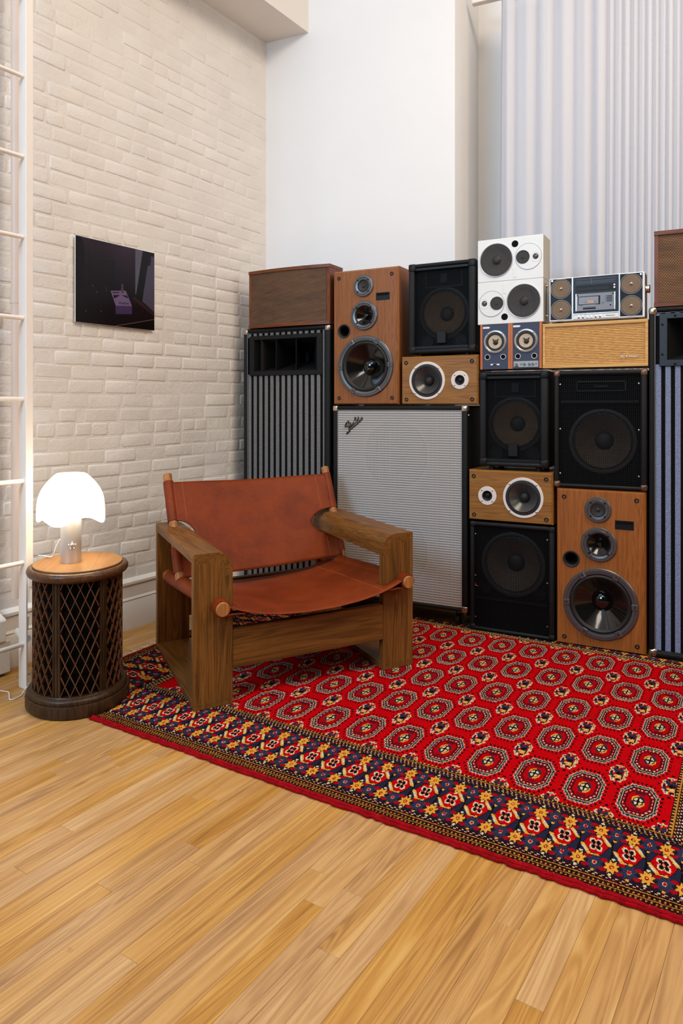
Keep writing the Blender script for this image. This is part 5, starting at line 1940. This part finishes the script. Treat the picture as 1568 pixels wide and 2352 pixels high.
def oval(mb, prof, n=72, mi=0):
    """profile of (offset from the base ellipse, z)"""
    vs, fs = [], []
    for o_, z_ in prof:
        for i in range(n):
            t_ = 2 * PI * i / n
            vs.append(((TA + o_) * math.cos(t_), (TB + o_) * math.sin(t_), z_))
    for j in range(len(prof) - 1):
        for i in range(n):
            k = (i + 1) % n
            fs.append((j * n + i, j * n + k, (j + 1) * n + k, (j + 1) * n + i))
    mb.add(vs, fs, mi)
    return mb


def cap(mb, o_, z_, n=72):
    vs = [((TA + o_) * math.cos(2 * PI * i / n), (TB + o_) * math.sin(2 * PI * i / n), z_) for i in range(n)]
    mb.add(vs, [tuple(range(n))])
    return mb


pb = oval(MB(), [(-0.03, 0.0), (0.022, 0.0), (0.024, 0.004), (0.024, 0.034), (0.022, 0.040), (0.016, 0.042), (0.018, 0.046), (0.017, 0.054), (0.012, 0.060), (0.004, 0.062), (0.002, 0.066), (-0.03, 0.066)])
obj('plinth', pb, M['table_dark'], TBL, 40)
obj('drum', oval(MB(), [(-0.016, 0.064), (-0.016, 0.458)]), M['table_black'], TBL)
rm = oval(MB(), [(-0.03, 0.452), (0.006, 0.452), (0.010, 0.455), (0.017, 0.459), (0.0205, 0.466), (0.0205, 0.474), (0.017, 0.481), (0.010, 0.485), (0.002, 0.486), (-0.001, 0.485), (-0.03, 0.485)])
obj('top_rim', cap(rm, -0.03, 0.485), M['table_rim'], TBL, 40)
tp = oval(MB(), [(-0.004, 0.484), (-0.001, 0.486), (0.0, 0.490), (-0.001, 0.4918), (-0.004, 0.492)])
obj('tabletop', cap(tp, -0.004, 0.492), M['table_top'], TBL, 40)
posts = [163 + 60 * k for k in range(6)]


def on_oval(phi, o_):
    t_ = R(phi)
    return (TA + o_) * math.cos(t_), (TB + o_) * math.sin(t_)


for ph in posts:
    x_, y_ = on_oval(ph, -0.006)
    t_ = R(ph)
    nx_, ny_ = math.cos(t_) / TA, math.sin(t_) / TB
    na = math.atan2(ny_, nx_)
    mbp = MB()
    for k, (a, b_, dpt) in enumerate(((-0.0135, -0.0085, 0.006), (-0.0085, -0.003, 0.003), (-0.003, 0.003, 0.006), (0.003, 0.0085, 0.003), (0.0085, 0.0135, 0.006))):
        mbp.box(-0.010, a, 0.064, dpt, b_, 0.454, 0.0008)
    ca, sa = math.cos(na), math.sin(na)
    mbp.xf(lambda a, b_, z: (x_ + a * ca - b_ * sa, y_ + a * sa + b_ * ca, z))
    obj('fluted_post', mbp, M['table_dark'], TBL)
for ph in posts:
    lat = MB()
    p0, p1 = ph + 4.8, ph + 55.2
    z0, z1 = 0.066, 0.452
    cols = 4
    dph = (p1 - p0) / cols
    dz_ = 0.0725
    for s in (1, -1):
        k = -8
        while k < 9:
            pts = []
            for i in range(41):
                f_ = i / 40
                z = z0 + (z1 - z0) * f_
                phx = p0 + dph * (k + s * (z - z0) / dz_)
                if p0 - 0.01 <= phx <= p1 + 0.01:
                    pts.append((phx, z))
            if len(pts) > 1:
                vs = []
                for (phx, z) in pts:
                    for (o_, dzz) in ((-0.0005, 0.0011), (-0.0005, -0.0011), (-0.008, -0.0011), (-0.008, 0.0011)):
                        xx, yy = on_oval(phx, o_ + (0.0006 if s > 0 else 0))
                        # offset across the strip, along the surface
                        vs.append((xx, yy, z + dzz * 2.2))
                fs = []
                for i in range(len(pts) - 1):
                    for q in range(4):
                        r_ = (q + 1) % 4
                        fs.append((i * 4 + q, i * 4 + r_, (i + 1) * 4 + r_, (i + 1) * 4 + q))
                lat.add(vs, fs)
            k += 1
    obj('lattice_panel', lat, M['lattice'], TBL, kind='stuff')

# ------------------------------------------------------------------ lamp
LX, LY, LZ = 0.495, -1.874, 0.4958
LMP = thing('table_lamp', 'glowing white mushroom table lamp with brushed steel stem on the oval table', 'lamp', (LX, LY, LZ))
stem = MB().lathe(0, 0, [(0, 0.0), (0.0355, 0.0), (0.036, 0.002), (0.036, 0.196), (0.034, 0.198), (0, 0.198)], 48, axis='z')
obj('stem', stem, M['steel'], LMP, 40)
nS = 96
prof_l = [(0.040, 0.308), (0.044, 0.3185), (0.048, 0.3205), (0.056, 0.316), (0.0725, 0.300), (0.0845, 0.287), (0.0945, 0.273), (0.1015, 0.261), (0.107, 0.248), (0.1112, 0.236), (0.1138, 0.222), (0.1160, 0.199), (0.1168, 0.180)]
shd = MB()
vs, fs = [], []
for (r_, z_) in prof_l:
    for i in range(nS):
        t_ = 2 * PI * i / nS
        vs.append((r_ * math.cos(t_), r_ * math.sin(t_), z_))
for i in range(nS):
    t_ = 2 * PI * i / nS
    vs.append((0.1165 * math.cos(t_), 0.1165 * math.sin(t_), 0.160 + 0.0145 * math.cos(4 * t_ + R(52)) - 0.002))
m_ = len(prof_l) + 1
for j in range(m_ - 1):
    for i in range(nS):
        k = (i + 1) % nS
        fs.append((j * nS + i, j * nS + k, (j + 1) * nS + k, (j + 1) * nS + i))
vs.append((0, 0, 0.302))
fs += [(len(vs) - 1, (i + 1) % nS, i) for i in range(nS)]
shd.add(vs, fs)
obj('lamp_shade', shd, M['lamp_glass'], LMP, 60)
dl = MB().lathe(0, 0, [(0.0075, 0), (0.0072, -0.006), (0.005, -0.0085), (0, -0.009)], 20)
aim = math.atan2(CAM[1] - LY, CAM[0] - LX) + R(6)
ca, sa = math.cos(aim + PI / 2), math.sin(aim + PI / 2)
dl.xf(lambda x_, y_, z_: (x_ * ca - (y_ - 0.0355) * sa, x_ * sa + (y_ - 0.0355) * ca, z_ + 0.066))
obj('dimmer_knob', dl, M['silver'], LMP)
dots = MB()
for k in range(5):
    a = R(-150 + k * 75 + 90)
    dots.lathe(0.0135 * math.cos(a) * 0.9, 0.0115 * math.sin(a), [(0.0014, 0.0), (0.0012, -0.0008), (0, -0.0009)], 8)
dots.xf(lambda x_, y_, z_: ((x_ * ca - (y_ - math.sqrt(0.0361 ** 2 - x_ ** 2)) * sa), (x_ * sa + (y_ - math.sqrt(0.0361 ** 2 - x_ ** 2)) * ca), z_ + 0.066))
obj('dial_mark', dots, M['glow'], LMP)


def smooth(pts, n=8):
    pts = [Vector(p) for p in pts]
    out_ = []
    for i in range(len(pts) - 1):
        p0 = pts[max(0, i - 1)]
        p1, p2 = pts[i], pts[i + 1]
        p3 = pts[min(len(pts) - 1, i + 2)]
        for k in range(n):
            t_ = k / n
            out_.append(0.5 * ((2 * p1) + (p2 - p0) * t_ + (2 * p0 - 5 * p1 + 4 * p2 - p3) * t_ ** 2 + (3 * p1 - p0 - 3 * p2 + p3) * t_ ** 3))
    out_.append(pts[-1])
    return out_


cord = smooth([(-0.034, -0.010, 0.085), (-0.055, -0.012, 0.070), (-0.075, -0.014, 0.035), (-0.090, -0.012, 0.012), (-0.125, -0.008, 0.006), (-0.165, -0.006, 0.0045), (-0.198, -0.004, -0.01), (-0.209, -0.002, -0.10), (-0.214, 0.0, -0.30), (-0.222, 0.002, -0.470), (-0.250, -0.002, LZ * -1 + 0.004)])
obj('power_cord', MB().tube(cord, 0.0022, 8), M['cord'], LMP)
fc = smooth([(0.262, -1.880, 0.060), (0.272, -1.890, 0.020), (0.300, -1.935, 0.004), (0.320, -1.955, 0.003), (0.330, -1.985, 0.003), (0.322, -2.002, 0.003), (0.290, -1.985, 0.003), (0.258, -1.968, 0.003), (0.232, -1.972, 0.003), (0.205, -1.99, 0.003), (0.15, -2.08, 0.003)])
tag(obj('floor_cable', MB().tube(fc, 0.0022, 8), M['cord']), 'thin white cable curling across the floorboards beside the ladder foot', 'cable')

# ------------------------------------------------------------------ ladder, riser pipe, valve
LAD = thing('wall_ladder', 'white steel ladder along the brick wall at the left edge of the photo', 'ladder', (0.285, -1.915, 0.0))
for yo in (0.0, -0.42):
    rl = MB()
    rl.box(-0.048, yo, 0.004, 0.0, yo + 0.007, 4.0, 0.0015)
    rl.box(-0.007, yo + 0.004, 0.44, 0.0, yo + 0.030, 4.0, 0.002)
    obj('rail', rl, M['white_metal'], LAD)
    ft = MB().box(-0.046, yo, 0.0, -0.004, yo + 0.11, 0.007, 0.0015)
    obj('foot_plate', ft, M['white_metal'], LAD)
for z_ in (0.167, 0.473, 0.779, 1.085, 1.388, 1.691, 1.992, 2.293, 2.597, 2.90, 3.203, 3.51):
    rg = MB().tube([(-0.020, 0.0, z_), (-0.020, -0.413, z_)], 0.0085, 14)
    obj('rung', rg, M['white_metal'], LAD)

pp = thing('riser_pipe', 'painted steam pipe with a coupling climbing the brick wall behind the ladder', 'pipe', (0.09, -1.83, 0.30))
obj('pipe', MB().tube([(0.012, -0.008, 0.0), (-0.006, 0.0, 3.9)], 0.0195, 24), M['pipe_paint'], pp)
obj('coupling', MB().tube([(0.0045, -0.0035, 1.165), (0.0040, -0.003, 1.225)], 0.0235, 24), M['pipe_paint'], pp)
vv = thing('pipe_valve', 'white painted pipe valve at the wall behind the side table', 'valve', (0.150, -1.845, 0.0))
vb = MB()
vb.tube([(-0.055, 0.015, 0.165), (-0.02, 0.012, 0.160), (0.020, 0.0, 0.158), (0.045, -0.005, 0.158)], [0.014, 0.020, 0.020, 0.013], 16)
obj('valve_body', vb, M['trim'], vv, 60)
obj('bleed_knob', MB().tube([(0.0, 0.02, 0.178), (0.0, 0.02, 0.232)], [0.006, 0.009], 12), M['trim'], vv)
obj('supply_pipe', MB().tube([(0.0, 0.01, 0.002), (0.0, 0.01, 0.15)], 0.010, 14), M['trim'], vv)

# ------------------------------------------------------------------ framed-less photograph on the brick wall
PIC = thing('wall_photograph', 'dark unframed photograph of a tumbler and cigarette packet hung on the brick wall', 'picture', (0.012, -1.2785, 1.431))
PWd, PH = 0.4525, 0.3815
obj('panel', MB().box(0.0, -PWd / 2, 0.0, 0.0065, PWd / 2, PH, 0.0006), M['label_white'], PIC)
gs, gt = 226, 190
S_, T_ = np.meshgrid((np.arange(gs + 1)) / gs, (np.arange(gt + 1)) / gt)
pi_ = np.zeros(S_.shape + (3,))
pi_[:] = np.array([18, 11, 17])
pi_ += (np.clip(1 - T_ / 0.55, 0, 1) ** 1.2)[..., None] * np.array([30, 22, 30])
pi_ += (np.exp(-((S_ - 0.62) / 0.18) ** 2) * np.clip(1 - T_ / 0.6, 0, 1))[..., None] * np.array([16, 12, 22])


def poly(pts):
    ins = np.zeros(S_.shape, bool)
    n = len(pts)
    for i in range(n):
        (x1, y1), (x2, y2) = pts[i], pts[(i + 1) % n]
        if y1 == y2:
            continue
        c = ((y1 > T_) != (y2 > T_)) & (S_ < (x2 - x1) * (T_ - y1) / (y2 - y1) + x1)
        ins ^= c
    return ins


def pp_(pts, col):
    pi_[poly(pts)] = col


pp_([(-0.01, -0.01), (0.05, -0.01), (0.094, 0.071), (0.101, 0.174), (0.101, 0.66), (-0.01, 0.7)], (9, 7, 9))
pp_([(-0.01, 0.60), (0.40, 0.56), (0.72, 0.60), (1.01, 0.80), (1.01, 1.01), (-0.01, 1.01)], (20, 9, 14))
pp_([(0.737, -0.01), (0.842, -0.01), (0.748, 0.568), (0.737, 0.57)], (104, 100, 122))
pp_([(0.84, -0.01), (1.01, -0.01), (0.955, 0.06), (0.906, 0.183), (0.831, 0.65), (0.748, 0.58)], (14, 13, 15))
pp_([(0.955, 0.05), (1.01, 0.06), (1.01, 0.77), (0.831, 0.645), (0.906, 0.185), (0.95, 0.166)], (84, 80, 104))
pp_([(0.714, 0.598), (1.01, 0.77), (1.01, 0.828), (0.706, 0.639)], (52, 30, 34))
rim = np.hypot((S_ - 0.302) / 0.152, (T_ - 0.205) / 0.055)
pi_[(np.abs(rim - 1) < 0.05)] *= 0.55
bodyg = (S_ > 0.152) & (S_ < 0.455) & (T_ > 0.21) & (T_ < 0.56)
pi_[bodyg] *= 0.80
pi_[bodyg & (np.abs(np.sin(S_ * 120)) < 0.16)] *= 1.25
pi_[(np.abs(S_ - 0.155) < 0.005) & (T_ > 0.21) & (T_ < 0.55)] *= 0.5
pi_[(np.abs(S_ - 0.452) < 0.005) & (T_ > 0.21) & (T_ < 0.5)] *= 0.5
for (a, b_) in ((0.36, 0.555), (0.365, 0.585), (0.12, 0.86), (0.30, 0.84), (0.2, 0.55), (0.25, 0.62)):
    pi_[np.hypot(S_ - a, (T_ - b_) * 0.84) < 0.006] = (96, 92, 86)
pp_([(0.417, 0.577), (0.609, 0.546), (0.693, 0.726), (0.481, 0.750)], (128, 106, 150))
pp_([(0.449, 0.622), (0.538, 0.612), (0.461, 0.667)], (26, 12, 20))
pp_([(0.555, 0.610), (0.625, 0.603), (0.645, 0.640)], (26, 12, 20))
pp_([(0.440, 0.588), (0.520, 0.576), (0.528, 0.590), (0.445, 0.602)], (58, 30, 44))
pp_([(0.481, 0.750), (0.693, 0.725), (0.693, 0.825), (0.481, 0.852)], (74, 54, 100))
pp_([(0.555, 0.472), (0.575, 0.468), (0.583, 0.578), (0.551, 0.583)], (92, 74, 90))
pp_([(0.47, 1.01), (0.47, 1.0), (1.01, 0.853), (1.01, 1.01)], (6, 4, 6))
eln = np.abs((T_ - (0.997 - (S_ - 0.481) * 0.2718))) < 0.004
pi_[eln & (S_ > 0.48)] = (110, 92, 98)
pi_ += rng.normal(0, 2.2, pi_.shape)
lp_ = np.clip(pi_ * 0.80, 2, 255) / 255.0
lp_ = np.where(lp_ <= 0.04045, lp_ / 12.92, ((lp_ + 0.055) / 1.055) ** 2.4)
gm = MB()
gm.v = [(0.0071, -PWd / 2 + float(s) * PWd, PH * (1 - float(t_))) for s, t_ in zip(S_.ravel(), T_.ravel())]
gm.f = [(j * (gs + 1) + i, (j + 1) * (gs + 1) + i, (j + 1) * (gs + 1) + i + 1, j * (gs + 1) + i + 1) for j in range(gt) for i in range(gs)]
gm.mi = [0] * len(gm.f)
me = mesh_from('print', gm, M['print'], fix=False)
at = me.attributes.new('print', 'FLOAT_COLOR', 'POINT')
at.data.foreach_set('color', np.concatenate([lp_.reshape(-1, 3), np.ones((S_.size, 1))], 1).astype(np.float32).ravel())
pr = obj('print', me, None, PIC)
dk = mat('print_ink', C(24, 12, 22), 0.4)
Mt = Matrix.Translation((0.0073, -PWd / 2 + 0.585 * PWd, PH * (1 - 0.705))) @ Matrix(((0, 0, 1, 0), (1, 0, 0, 0), (0, 1, 0, 0), (0, 0, 0, 1))) @ Matrix.Rotation(R(6), 4, 'Z')
text_mesh('lettering', 'Mollino', 0.016, dk, pr, Mt, 0.0001, 0.0, 0.058, 0.0002)

# look-alikes share a group
GR = {'tower_speaker': 'brown three-way tower speakers', 'bookshelf_speaker': 'small oak-faced two-way speakers', 'stage_speaker': 'black perforated-grille stage speakers',
      'wire_grille_speaker': 'black wire-grille speakers', 'striped_speaker': 'tall striped horn cabinets', 'woven_speaker': 'brown wooden woven-front speakers',
      'white_speaker': 'white three-way speakers', 'blue_speaker': 'small blue-fronted speakers'}
for o in list(COL.objects):
    if o.parent is None and o.name.split('.')[0] in GR:
        o['group'] = GR[o.name.split('.')[0]]
